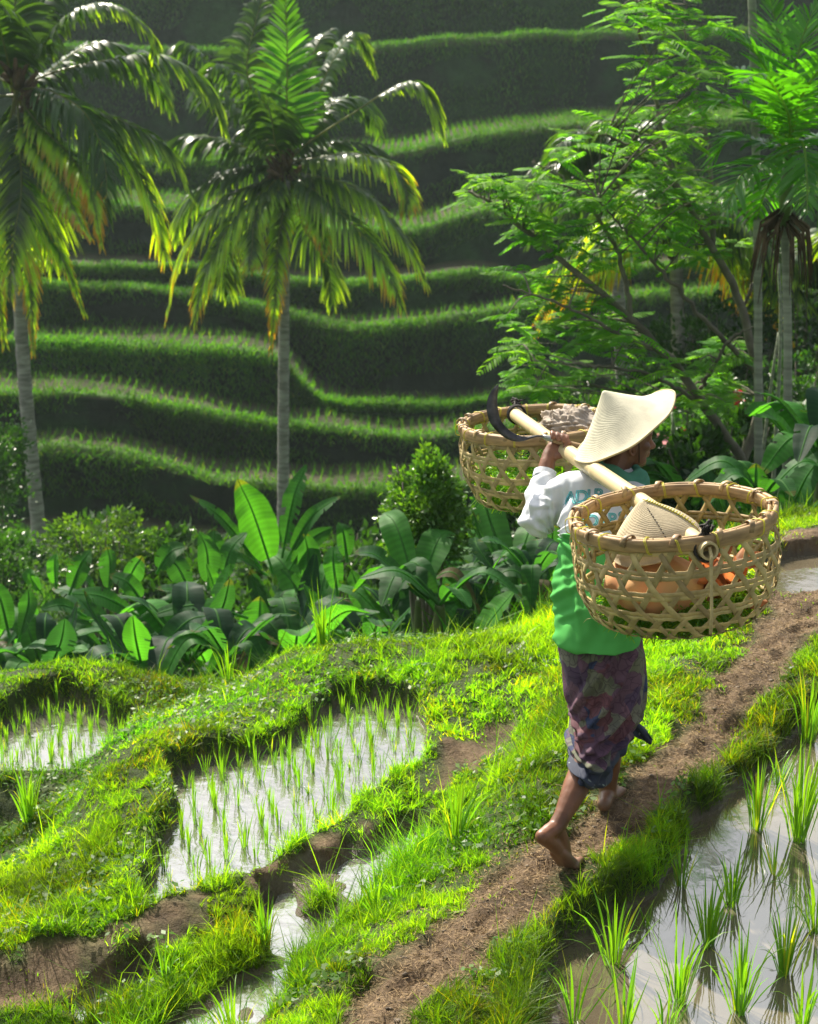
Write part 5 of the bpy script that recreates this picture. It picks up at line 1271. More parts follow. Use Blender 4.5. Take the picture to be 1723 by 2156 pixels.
def skinfn(V, N_):
    return V + N_ * (fbm(V[:, 0] * 40 + V[:, 2] * 17, V[:, 1] * 40 + V[:, 2] * 31, 3) * .0022)[:, None], None
fuse("body", B, SK, .0042, person, proot, 3, skinfn)
EYE = plain_mat("eye", (.05, .03, .02), rough=.15, spec=.8, bump=0)
for s_ in (-1, 1):
    V, F = capsule([hp(.070, .026 * s_, .008), hp(.069, .035 * s_, .008)], [.0042, .004], k=4); mesh_np("eye", V, F, EYE, person, smooth=True, off=proot)
# short grey-black hair at the nape
HAIR = plain_mat("dark_hair", (.03, .025, .02), rough=.6, scale=60, vary=.6)
a = []; hr = np.random.RandomState(2)
n = 1500; th_ = hr.uniform(2.1, 4.2, n); u_ = hr.uniform(-.02, .07, n)
b0 = hcn + fd * (-.012 + .084 * np.cos(th_))[:, None] * np.ones(3) + hs * (.070 * np.sin(th_))[:, None] + hu * u_[:, None]
dirn = norm(-hu * 1.0 - fd * .25 + hr.normal(0, .25, (n, 3)))
q = np.linspace(0, 1, 3)[None, :, None]; Pc = b0[:, None] + dirn[:, None] * .032 * q
V, F = ribbons(Pc, np.full((n, 3), .0014) * np.array([1, .8, .2]), norm(hr.normal(0, 1, (n, 1, 3))))
mesh_np("hair", V, F, HAIR, person, off=proot)

# ---- long sleeved shirt: white yoke and sleeves, green body
SHIRT = leaf_mat("jersey_cloth", (.74, .76, .80), trans=.08, rough=.85, spec=.1, vary=.07, use_col=True, nscale=9, tcol=(1, 1, 1))
S_ = Acc()
def sa_(pts, r, **k): V, F = capsule(pts, r, **k); S_.add(V, F)
ctr = [(1256, 1352, 5.79, .152, .125), (1254, 1310, 5.80, .150, .125), (1253, 1250, 5.82, .146, .118), (1258, 1190, 5.85, .143, .116), (1264, 1130, 5.89, .145, .120), (1268, 1080, 5.93, .152, .118), (1272, 1045, 5.96, .158, .105), (1277, 1018, 5.98, .140, .085), (1284, 998, 5.99, .100, .068), (1292, 982, 6.0, .062, .060)]
n_ = 48; a = np.arange(n_) / n_ * 2 * math.pi; rings = []
cz = [A3(*c[:3]) for c in ctr]
tt_ = np.linspace(0, len(ctr) - 1, 30); path = smooth_path(cz, 30)
ra = np.interp(tt_, np.arange(len(ctr)), [c[3] for c in ctr]); rb = np.interp(tt_, np.arange(len(ctr)), [c[4] for c in ctr])
for c, x_, y_ in zip(path, ra, rb):
    rings.append(c + np.cos(a)[:, None] * lat * x_ + np.sin(a)[:, None] * fac * y_)
Vt = np.concatenate(rings + [path[:1], path[-1:]])
k = len(rings); i = (np.arange(k - 1) * n_)[:, None]; j = np.arange(n_)[None]
F = np.stack([i + j, i + (j + 1) % n_, i + n_ + (j + 1) % n_, i + n_ + j], -1).reshape(-1, 4)
S_.add(Vt, F); S_.F3.append(np.array([[k * n_, (j_ + 1) % n_, j_] for j_ in range(n_)] + [[k * n_ + 1, (k - 1) * n_ + j_, (k - 1) * n_ + (j_ + 1) % n_] for j_ in range(n_)]))
sa_([A3(1226, 1026, 5.97), A3(1194, 1032, 6.00), A3(1160, 1068, 6.05), A3(1136, 1090, 6.07)], [.060, .062, .066, .062], k=10, n=20)
sa_([A3(1134, 1092, 6.07), A3(1137, 1060, 6.10), A3(1142, 1025, 6.13), A3(1146, 1004, 6.15)], [.066, .057, .047, .042], k=10, n=20)
sa_([A3(1325, 1050, 5.92), A3(1352, 1075, 5.87), A3(1348, 1195, 5.97)], [.066, .066, .056], k=10, n=20)
sa_([A3(1348, 1195, 5.97), A3(1305, 1225, 6.12)], [.055, .042], k=5, n=20)
CREASE = [(1168, 1138, 1240, 1190, 6, .007), (1160, 1215, 1250, 1172, 6, .008), (1156, 1262, 1240, 1222, 7, .008), (1156, 1305, 1230, 1285, 7, .006), (1184, 1150, 1196, 1260, 5, .005), (1205, 1180, 1225, 1350, 6, .006), (1240, 1200, 1275, 1345, 7, .006),
 (1190, 1008, 1186, 1108, 5, .004), (1205, 1015, 1206, 1120, 6, .004), (1170, 1030, 1160, 1122, 5, .004), (1148, 1040, 1132, 1118, 5, .003), (1128, 1040, 1110, 1095, 4, .005), (1130, 1022, 1158, 1030, 4, .004), (1125, 1045, 1162, 1052, 4, .005), (1118, 1068, 1160, 1066, 4, .005), (1222, 1030, 1250, 1120, 6, .004), (1176, 1122, 1215, 1132, 5, .006)]
def shirtfn(V, Nn):
    x = 861.5 + V[:, 0] / ((V[:, 1] * cP - (V[:, 2] - CAM_Z) * sP)) * FP
    dpt = V[:, 1] * cP - (V[:, 2] - CAM_Z) * sP; y = 1078 - (V[:, 1] * sP + (V[:, 2] - CAM_Z) * cP) / dpt * FP
    # folds: creases fanning from the armpit, sagging swags on the body, tight rings at the elbow
    ar = sst(150, 20, np.hypot(x - 1185, y - 1110))
    ang = np.arctan2(y - 1125, x - 1165)
    d = .009 * ar * np.sin(ang * 11 + 3 * fbm(x * .01, y * .01, 2)) 
    warp = fbm(x * .012, y * .012, 3) * 60
    lowm = sst(1100, 1180, y)
    d += .007 * lowm * np.sin((y * .055 - x * .030) + warp * .05) * (.4 + .6 * vnoise(x * .02, y * .02))
    d += .010 * lowm * (vnoise((x + y * .45) * .035, (y - x * .2) * .012) - .5) * 2
    sl = sst(1190, 1165, x) * sst(960, 1010, y)
    d += .0045 * sl * np.sin((x * .9 - y * .35) * .13 + warp * .06) + .003 * sl * np.sin(y * .22 + x * .05)
    d += .004 * (fbm(x * .03, y * .03, 3))
    V = V + Nn * d[:, None]
    # pressed creases: ridges along short lines
    dd_ = np.zeros(len(V)); backm = (Nn @ np.array(FWD) < .15)
    for x0, y0, x1, y1, w_, am in CREASE:
        ex, ey = x1 - x0, y1 - y0; l2 = ex * ex + ey * ey; t = np.clip(((x - x0) * ex + (y - y0) * ey) / l2, 0, 1)
        sg = (x - x0) * ey - (y - y0) * ex; sg = sg / math.sqrt(l2)
        e = np.hypot(x - x0 - t * ex, y - y0 - t * ey); taper = np.sin(np.clip(t, .04, .96) * math.pi) ** .6
        dd_ += am * taper * (np.exp(-(e / w_) ** 2) - .55 * np.exp(-((e - 1.7 * w_) / w_) ** 2))
    V = V + Nn * (dd_ * backm)[:, None]
    line = 1124 + 8 * np.sin(x * .05) 
    g = sst(-3, 3, y - line) * (1 - sst(1172, 1166, x) * sst(1140, 1128, y))
    c = np.ones((len(V), 3)) * (1 - g[:, None]) + g[:, None] * np.array([.125, .54, .115])
    return V, c
shirt = fuse("shirt", S_, SHIRT, .0062, person, proot, 5, shirtfn)
# cuff and hem bands
K = Acc()
V, F = tube([A3(1146, 1006, 6.148), A3(1148.5, 993, 6.158)], [.0425, .0405], 24, cap=False); K.add(V, F)
K.build("cuff", SHIRT, shirt, smooth=True, off=proot)
# the teal collar wound round the neck
COL = plain_mat("teal_collar_cloth", (.07, .24, .17), rough=.9, scale=20, vary=.15)
q = np.linspace(0, 2 * math.pi, 40, endpoint=False); cc0 = A3(1301, 996, 5.98)
Cc_ = Acc()
for (rx, ry, dz, rr_) in [(.098, .074, -.010, .017), (.088, .066, .010, .017), (.110, .084, -.030, .014), (.078, .060, .028, .013)]:
    pts = cc0 + np.cos(q)[:, None] * (lat * rx + np.array([0, 0, -.018])) + np.sin(q)[:, None] * fac * ry + np.array([0, 0, dz]) + np.array([0, 0, 1.0]) * (.006 * np.sin(q * 5 + dz * 90))[:, None]
    V, F = tube(pts, rr_ * (1 + .25 * np.sin(q * 3 + 40 * dz)), 10, closed=True); Cc_.add(V, F)
fuse("collar", Cc_, COL, .005, person, proot, 5)
# printed letters on the back
from mathutils.bvhtree import BVHTree
sme = shirt.data; bv = BVHTree.FromPolygons([Vector(v.co) + Vector(proot) for v in sme.vertices], [p.vertices for p in sme.polygons])
INK = plain_mat("faded_teal_print", (.13, .50, .52), rough=.9, vary=.25, scale=30, bump=0)
LT = Acc()
for ch, x, y, hgt, rot in [("A", 1187, 1062, 29, -.10), ("D", 1210, 1059, 29, -.08), ("I", 1235, 1056, 28, -.05), ("P", 1250, 1054, 28, -.04), ("C", 1212, 1098, 28, -.08), ("O", 1230, 1110, 29, -.05), ("I", 1268, 1107, 28, -.03), ("P", 1280, 1105, 28, 0), ("S", 1302, 1102, 28, 0)]:
    cu = bpy.data.curves.new("t", 'FONT'); cu.body = ch; cu.size = 1; cu.fill_mode = 'NONE'; cu.bevel_depth = .034; cu.bevel_resolution = 0; cu.resolution_u = 4
    to = link(bpy.data.objects.new("t", cu)); dg = C.evaluated_depsgraph_get(); tm = bpy.data.meshes.new_from_object(to.evaluated_get(dg)); bpy.data.objects.remove(to)
    tv = np.array([v.co for v in tm.vertices]); out_ = []
    for v in tv:
        px, py = v[0] * hgt * 1.28, v[1] * hgt * 1.28; px, py = px * math.cos(rot) + py * math.sin(-rot), py * math.cos(rot) + px * math.sin(-rot)
        w0 = P(x + px, y - py, 1.0) ; dr = (w0 - CAMP).normalized()
        hit = bv.ray_cast(CAMP, dr)
        if hit[0] is None: out_ = None; break
        out_.append(np.array(hit[0] - dr * (.0016 + .02 * max(v[2], 0))))
    if out_ is None: continue
    for p in tm.polygons:
        vs4 = list(p.vertices)
        if len(vs4) == 4: LT.F4.append(np.array([vs4]) + LT.n)
        elif len(vs4) == 3: LT.F3.append(np.array([vs4]) + LT.n)
    LT.V.append(np.array(out_)); LT.Co.append(np.ones((len(out_), 3))); LT.n += len(out_)
lo = LT.build("printed_letters", INK, shirt, off=proot)

# ---- sarong
m, nt, N, L = new_mat("batik_sarong_cloth")
out = N.new('ShaderNodeOutputMaterial'); pb = N.new('ShaderNodeBsdfPrincipled'); tcn = N.new('ShaderNodeTexCoord')
at = N.new('ShaderNodeAttribute'); at.attribute_name = 'Col'; sep = N.new('ShaderNodeSeparateColor'); L.new(at.outputs['Color'], sep.inputs[0])
def vmap(sc):
    mp = N.new('ShaderNodeMapping'); mp.inputs['Scale'].default_value = sc; L.new(tcn.outputs['Object'], mp.inputs['Vector'])
    d_ = N.new('ShaderNodeVectorMath'); d_.operation = 'MULTIPLY_ADD'; nn = N.new('ShaderNodeTexNoise'); nn.inputs['Scale'].default_value = 9; L.new(mp.outputs[0], nn.inputs['Vector'])
    L.new(nn.outputs['Color'], d_.inputs[0]); d_.inputs[1].default_value = (.16, .16, .16); L.new(mp.outputs[0], d_.inputs[2]); return d_.outputs[0]
vm = vmap((1, 1, 1))
v1 = N.new('ShaderNodeTexVoronoi'); v1.inputs['Scale'].default_value = 15; L.new(vm, v1.inputs['Vector'])
v2 = N.new('ShaderNodeTexVoronoi'); v2.feature = 'DISTANCE_TO_EDGE'; v2.inputs['Scale'].default_value = 26; L.new(vm, v2.inputs['Vector'])
v3 = N.new('ShaderNodeTexVoronoi'); v3.inputs['Scale'].default_value = 30; L.new(vm, v3.inputs['Vector'])
sc_ = N.new('ShaderNodeSeparateColor'); L.new(v1.outputs['Color'], sc_.inputs[0])
blk = ramp(sc_.outputs[0], [(.0, (.105, .058, .088)), (.26, (.14, .078, .105)), (.42, (.07, .045, .085)), (.55, (.12, .05, .062)), (.70, (.12, .13, .085)), (.84, (.15, .155, .12)), (.93, (.035, .05, .11))]); blk.color_ramp.interpolation = 'CONSTANT'
sc3 = N.new('ShaderNodeSeparateColor'); L.new(v3.outputs['Color'], sc3.inputs[0])
tint = ramp(sc3.outputs[0], [(0, (.75, .7, .8)), (.7, (1.15, 1.1, 1.1))])
c1 = mixc(.8, blk.outputs[0], tint.outputs[0], 'MULTIPLY')
lineM = ramp(v2.outputs['Distance'], [(.02, (.5, .42, .5)), (.07, (1, 1, 1))])
c1 = mixc(.75, c1, lineM.outputs[0], 'MULTIPLY')
bandc = ramp(v3.outputs['Distance'], [(.16, (.26, .30, .30)), (.24, (.035, .045, .075))])
v4 = N.new('ShaderNodeTexNoise'); v4.inputs['Scale'].default_value = 22; L.new(tcn.outputs['Object'], v4.inputs['Vector'])
bmask = ramp(v4.outputs['Fac'], [(.48, (0, 0, 0)), (.56, (1, 1, 1))])
bandc2 = mixc(bmask.outputs[0], (.035, .042, .07), bandc.outputs[0])
c1 = mixc(sep.outputs[0], c1, bandc2)
L.new(c1, pb.inputs['Base Color']); pb.inputs['Roughness'].default_value = .75; pb.inputs['Specular IOR Level'].default_value = .25
try: pb.inputs['Sheen Weight'].default_value = 0
except Exception: pass
L.new(pb.outputs[0], out.inputs[0])
SAR = m
key = [(1254, 1330, 5.715, .136, .105), (1256, 1400, 5.695, .148, .130), (1262, 1470, 5.69, .138, .150), (1262, 1530, 5.69, .128, .175), (1249, 1585, 5.67, .110, .215), (1235, 1630, 5.65, .086, .245), (1224, 1666, 5.64, .062, .250)]
n_, kk = 180, 150
path = smooth_path([A3(*c[:3]) + np.array([.24, .97, 0]) * c[4] for c in key], kk); t_ = np.linspace(0, len(key) - 1, kk)
ra = np.interp(t_, range(len(key)), [c[3] for c in key]); rb = np.interp(t_, range(len(key)), [c[4] for c in key])
a = np.arange(n_) / n_ * 2 * math.pi; TA, TT = np.meshgrid(a, np.linspace(0, 1, kk))
lat2 = np.array([.97, -.24, 0]); fac2 = np.array([.24, .97, 0])
cs = np.cos(TA); sn = np.sin(TA)
fold = .026 * sst(.1, .5, TT) * (vnoise((TA / 6.283 * 7 + TT * 2.6) , TT * 1.5 + 4) - .5)
fold += .034 * sst(.35, .8, TT) * (np.abs(vnoise((TA / 6.283 * 9 - TT * 6.5) + 20, TT * 3.2) - .5) * 2 - .5)
fold += .012 * sst(.45, .75, TT) * np.sin(TT * 46 + 3.0 * np.cos(TA - 3.6) + 4 * vnoise(TA * 1.2, TT * 5))
fold += .006 * (vnoise(TA * 5, TT * 14) - .5)
for a0, t0, a1, t1, w_, am in [(5.75, .10, 4.1, .62, .011, .016), (5.4, .05, 3.6, .52, .010, .012), (5.9, .30, 4.3, .74, .012, .016), (6.1, .48, 4.5, .80, .010, .014), (3.4, .50, 4.7, .60, .010, .014), (3.3, .62, 4.5, .74, .010, .015), (3.5, .76, 4.9, .80, .009, .013), (3.2, .30, 4.0, .55, .010, .010), (4.3, .05, 4.5, .40, .010, .008), (5.0, .12, 4.8, .5, .010, .009), (3.6, .86, 4.6, .93, .008, .010), (5.9, .66, 4.7, .88, .010, .012), (5.4, .72, 5.6, .97, .009, .010)]:
    X_, Y_ = TA * .14, TT * .40; x0, y0, x1, y1 = a0 * .14, t0 * .40, a1 * .14, t1 * .40; ex, ey = x1 - x0, y1 - y0; l2 = ex * ex + ey * ey
    t = np.clip(((X_ - x0) * ex + (Y_ - y0) * ey) / l2, 0, 1); e = np.hypot(X_ - x0 - t * ex, Y_ - y0 - t * ey) + .006 * (vnoise(X_ * 30, Y_ * 30) - .5)
    fold += am * np.sin(np.clip(t, .04, .96) * math.pi) ** .6 * (np.exp(-(e / w_) ** 2) - .6 * np.exp(-((e - 1.8 * w_) / w_) ** 2))
rA = ra[:, None] + fold; rB = rb[:, None] + fold
pp = path[:, None, :] + (cs * rA)[..., None] * lat2 + (sn * rB)[..., None] * fac2
pp[..., 2] += (sst(.7, 1, TT) * (-.028 * cs + .010 * np.sin(TA * 3)))      # slanting hem
i = (np.arange(kk - 1) * n_)[:, None]; j = np.arange(n_)[None]
F = np.stack([i + j, i + n_ + j, i + n_ + (j + 1) % n_, i + (j + 1) % n_], -1).reshape(-1, 4)
band = sst(.80, .815, TT + .02 * cs).reshape(-1)
V_ = pp.reshape(-1, 3); sarong = mesh_np("sarong", V_, F, SAR, person, col=np.stack([band, band, band], -1), smooth=True, off=proot)
so = sarong.modifiers.new('thick', 'SOLIDIFY'); so.thickness = .004; so.offset = -1
# a loose corner of the sarong blowing forward
base_ = A3(1322, 1520, 5.95); tp = A3(1372, 1562, 6.0)
gr = []
for u in np.linspace(0, 1, 10):
    for v in np.linspace(-1, 1, 6):
        p = base_ * (1 - u) + tp * u; w_ = .030 * (1 - .55 * u)
        gr.append(p + np.array([.35, 0, .9]) * v * w_ + np.array([0, 1, 0]) * (.012 * math.sin(v * 4 + u * 6)) )
i = (np.arange(9) * 6)[:, None]; j = np.arange(5)[None]
o = mesh_np("loose_corner", gr, np.stack([i + j, i + j + 1, i + j + 7, i + j + 6], -1).reshape(-1, 4), SAR, sarong, col=np.tile([[1, 1, 1]], (60, 1)), smooth=True, off=proot)
so = o.modifiers.new('thick', 'SOLIDIFY'); so.thickness = .003

# ---- conical hat
def straw_mat(name, c, bump=.22, spec=.2):
    m, nt, N, L = new_mat(name); out = N.new('ShaderNodeOutputMaterial'); pb = N.new('ShaderNodeBsdfPrincipled'); tc_ = N.new('ShaderNodeTexCoord')
    w1 = N.new('ShaderNodeTexWave'); w1.wave_type = 'RINGS'; w1.rings_direction = 'Z'; w1.inputs['Scale'].default_value = 75; w1.inputs['Distortion'].default_value = 2.5; w1.inputs['Detail'].default_value = 3; w1.inputs['Detail Scale'].default_value = 3
    n_1 = N.new('ShaderNodeTexNoise'); n_1.inputs['Scale'].default_value = 18; n_1.inputs['Detail'].default_value = 6
    n_2 = N.new('ShaderNodeTexNoise'); n_2.inputs['Scale'].default_value = 160; n_2.inputs['Detail'].default_value = 2
    for z in (w1, n_1, n_2): L.new(tc_.outputs['Object'], z.inputs['Vector'])
    r = N.new('ShaderNodeValToRGB'); r.color_ramp.elements[0].color = (*[q * .80 for q in c], 1); r.color_ramp.elements[1].color = (*[min(q * 1.08, .95) for q in c], 1); r.color_ramp.elements[0].position = .3; r.color_ramp.elements[1].position = .65
    L.new(n_1.outputs['Fac'], r.inputs['Fac'])
    mm = N.new('ShaderNodeMix'); mm.data_type = 'RGBA'; mm.blend_type = 'MULTIPLY'; mm.inputs[0].default_value = .15; L.new(r.outputs[0], mm.inputs[6]); L.new(w1.outputs['Color'], mm.inputs[7])
    L.new(mm.outputs[2], pb.inputs['Base Color']); pb.inputs['Roughness'].default_value = .75; pb.inputs['Specular IOR Level'].default_value = spec
    b = N.new('ShaderNodeBump'); b.inputs['Strength'].default_value = bump; b.inputs['Distance'].default_value = .0025; L.new(w1.outputs['Fac'], b.inputs['Height'])
    b2 = N.new('ShaderNodeBump'); b2.inputs['Strength'].default_value = bump; b2.inputs['Distance'].default_value = .003; L.new(n_2.outputs['Fac'], b2.inputs['Height']); L.new(b.outputs[0], b2.inputs['Normal'])
    L.new(b2.outputs[0], pb.inputs['Normal'])
    tr = N.new('ShaderNodeBsdfTranslucent'); L.new(mm.outputs[2], tr.inputs['Color']); ms = N.new('ShaderNodeMixShader'); ms.inputs[0].default_value = .16
    L.new(pb.outputs[0], ms.inputs[1]); L.new(tr.outputs[0], ms.inputs[2]); L.new(ms.outputs[0], out.inputs[0]); return m
HATM = straw_mat("hat_palm_leaf", (.74, .70, .54))
def cone_hat(name, cen, axis, R_, h_, mat, parent=None, prof=1.12, lift=None, flat=.010, thick=.004):
    axis = norm(np.array(axis)); u = norm(np.cross(axis, [0, 1, .01])); v = np.cross(axis, u)
    nr, na = 34, 120; V = []
    rr_ = np.concatenate([np.linspace(0, .06, 4), np.linspace(.09, 1, nr - 6), [1.012, 1.0]])
    for q, r in enumerate(rr_):
        for k in range(na):
            a_ = k / na * 2 * math.pi; dd = u * math.cos(a_) + v * math.sin(a_)
            z = h_ * (1 - min(r, 1)) ** prof - (.004 if q >= len(rr_) - 1 else 0)
            z = min(z, h_ * .965)
            lf = 0
            if lift is not None: lf = lift[1] * sst(.55, 1, r) * max(0, dd @ lift[0]) ** 3
            wob = .0035 * math.sin(a_ * 3 + 1) * r + .002 * math.sin(a_ * 7) * r
            V.append(dd * r * R_ + axis * (z + lf + wob))
    V = np.array(V); i = (np.arange(len(rr_) - 1) * na)[:, None]; j = np.arange(na)[None]
    F = np.stack([i + j, i + na + j, i + na + (j + 1) % na, i + (j + 1) % na], -1).reshape(-1, 4)
    o = mesh_np(name, V, F, mat, parent, smooth=True)
    sm = o.modifiers.new('t', 'SOLIDIFY'); sm.thickness = thick; sm.offset = -1
    return o
HN = norm(np.array([-.53, 0, 0]) + np.array(UPV) * .813 - np.array(FWD) * .25)
right_ = norm(np.array([.8, 0, 0]) + np.array(UPV) * .5); 
hat = cone_hat("conical_hat", None, HN, .207, .165, HATM, person, prof=1.22, lift=(right_, .030))
hat_c = A3(1319, 903, 5.96); hat.location = hat_c - proot
# woven edge and inner head band, chin strap
q = np.linspace(0, 2 * math.pi, 90, endpoint=False); u = norm(np.cross(HN, [0, 1, .01])); v = np.cross(HN, u)
dd = np.cos(q)[:, None] * u + np.sin(q)[:, None] * v
pts = dd * .207 + HN * (np.maximum(0, dd @ right_)[:, None] ** 3 * .030) + HN * (.0035 * np.sin(q * 3 + 1) + .002 * np.sin(q * 7))[:, None]
V, F = tube(pts, .0038, 8, closed=True); mesh_np("brim_edge", V, F, plain_mat("brim_binding", (.50, .42, .24), rough=.7), hat, smooth=True)
pts = dd * .085 + HN * .045; V, F = tube(pts, .008, 8, closed=True); mesh_np("head_band", V, F, plain_mat("band_fibre", (.30, .22, .11), rough=.8), hat, smooth=True)
pts = smooth_path([hp(.01, -.074, .03), hp(.018, -.068, -.03), hp(.03, -.045, -.078), hp(.04, 0, -.104)], 16)
V, F = tube(pts, .0022, 6); mesh_np("chin_strap", V, F, plain_mat("dark_cord", (.05, .03, .02), rough=.8), person, off=proot)
# ================================================================== POLE, SICKLE, BASKETS AND WHAT THEY HOLD
BAMBOO = plain_mat("pale_bamboo", (.56, .45, .24), rough=.4, spec=.5, scale=6, vary=.14, bump=.12, stretch=(1, .15, 1), bdist=.002)
CANE = plain_mat("cane_strip", (.48, .385, .19), rough=.6, spec=.3, scale=30, vary=.22, bump=.10, bdist=.0015, use_col=True)
CANE_RIM = plain_mat("rim_bamboo", (.38, .26, .14), rough=.5, spec=.45, scale=14, vary=.3, bump=.4, stretch=(1, 1, 6), bdist=.0015, use_col=True)
YEL = plain_mat("yellow_binding", (.55, .50, .03), rough=.45, spec=.4, bump=0)
ROPE = plain_mat("dark_rope", (.035, .030, .028), rough=.8, scale=60, vary=.5)
STEEL = plain_mat("old_iron", (.055, .055, .06), rough=.42, spec=.6, metallic=.55, scale=26, vary=.6, bump=.6, bdist=.002)
WOOD = plain_mat("worn_handle_wood", (.26, .17, .09), rough=.55, scale=9, vary=.35, stretch=(1, 1, 3))
p1 = A3(1495, 1161, 4.86); p2 = A3(1085, 870, 6.82)
pole = empty("carrying_pole", p1, 'thick pale bamboo pole across the shoulder, tied to both baskets', 'pole')
n = 120; t = np.linspace(0, 1, n); pts = p1[None] * (1 - t[:, None]) + p2[None] * t[:, None]
pts = pts + np.array([0, 0, 1.0]) * (-.004 * np.sin(t * math.pi))[:, None] + np.array([1, 0, 0]) * (.008 * np.sin(t * 5))[:, None]
rad = .0272 + 0 * t
for kk_ in (.17, .335, .50, .665, .83): rad += .0035 * np.exp(-((t - kk_) / .006) ** 2) - .0022 * np.exp(-((t - kk_ - .012) / .006) ** 2)
rad *= 1 + .06 * np.sin(t * 4)
# hollow near end: outer skin, lip, inner wall
V, F = tube(pts, rad, 28, cap=False); ax_ = norm(pts[1] - pts[0])
inn = [pts[0] + ax_ * s for s in (0, .002, .10)]; V2, F2 = tube(np.array(inn), [.0205, .020, .019], 28, cap=False)
A = Acc(); A.add(V, F); A.add(V2, F2[:, ::-1])
ring0 = V[:28]; ring1 = V2[:28]
A.add(np.concatenate([ring0, ring1]), np.array([[j, j + 28, (j + 1) % 28 + 28, (j + 1) % 28] for j in range(28)]))
V3, F3 = tube(np.array([pts[-1], pts[-1] + norm(pts[-1] - pts[-2]) * .002]), [rad[-1], rad[-1] * .9], 28); A.add(V3, F3)
A.build("shaft", BAMBOO, pole, smooth=True, off=p1)

# sickle
sk = empty("sickle", hdl0, 'curved iron sickle with a wooden handle gripped in the raised left hand', 'sickle')
outer = [(1051, 807), (1036, 821), (1027, 840), (1025, 864), (1032, 889), (1045, 906), (1061, 920), (1081, 929), (1101, 929), (1120, 923), (1134, 920), (1147, 921)]
inner = [(1051, 807), (1049, 824), (1047.5, 842), (1049, 862), (1054, 882), (1063, 896), (1076, 908), (1092, 916), (1107, 919), (1121, 917), (1134, 915.5), (1147, 917)]
n = 50; po_ = smooth_path(np.array(outer), n); pi_ = smooth_path(np.array(inner), n); V = []
for q in range(n):
    d_ = 6.13 + .03 * q / n; t_ = .0035 if q > 2 else .0015
    o_, i_ = po_[q], pi_[q]; mid = o_ * .62 + i_ * .38
    V += [A3(o_[0], o_[1], d_ - t_), A3(mid[0], mid[1], d_ - t_ * .9), A3(i_[0], i_[1], d_), A3(mid[0], mid[1], d_ + t_ * .9), A3(o_[0], o_[1], d_ + t_)]
i = (np.arange(n - 1) * 5)[:, None]; j = np.arange(5)[None]
F = np.stack([i + j, i + (j + 1) % 5, i + 5 + (j + 1) % 5, i + 5 + j], -1).reshape(-1, 4)
mesh_np("blade", V, F, STEEL, sk, off=hdl0)
V, F = tube([hdl0 - hax * .006, hdl0 + hax * .004, hdl0 + hax * .03, hdl0 + hax * .034], [.007, .0095, .0125, .0125], 14); mesh_np("ferrule", V, F, plain_mat("worn_steel", (.35, .35, .33), rough=.35, metallic=.8), sk, smooth=True, off=hdl0)
V, F = tube([hc(.034), hc(.05), hc(.09), hc(.14), hc(.165)], [.0118, .0125, .0115, .0125, .011], 16); mesh_np("handle", V, F, WOOD, sk, smooth=True, off=hdl0)

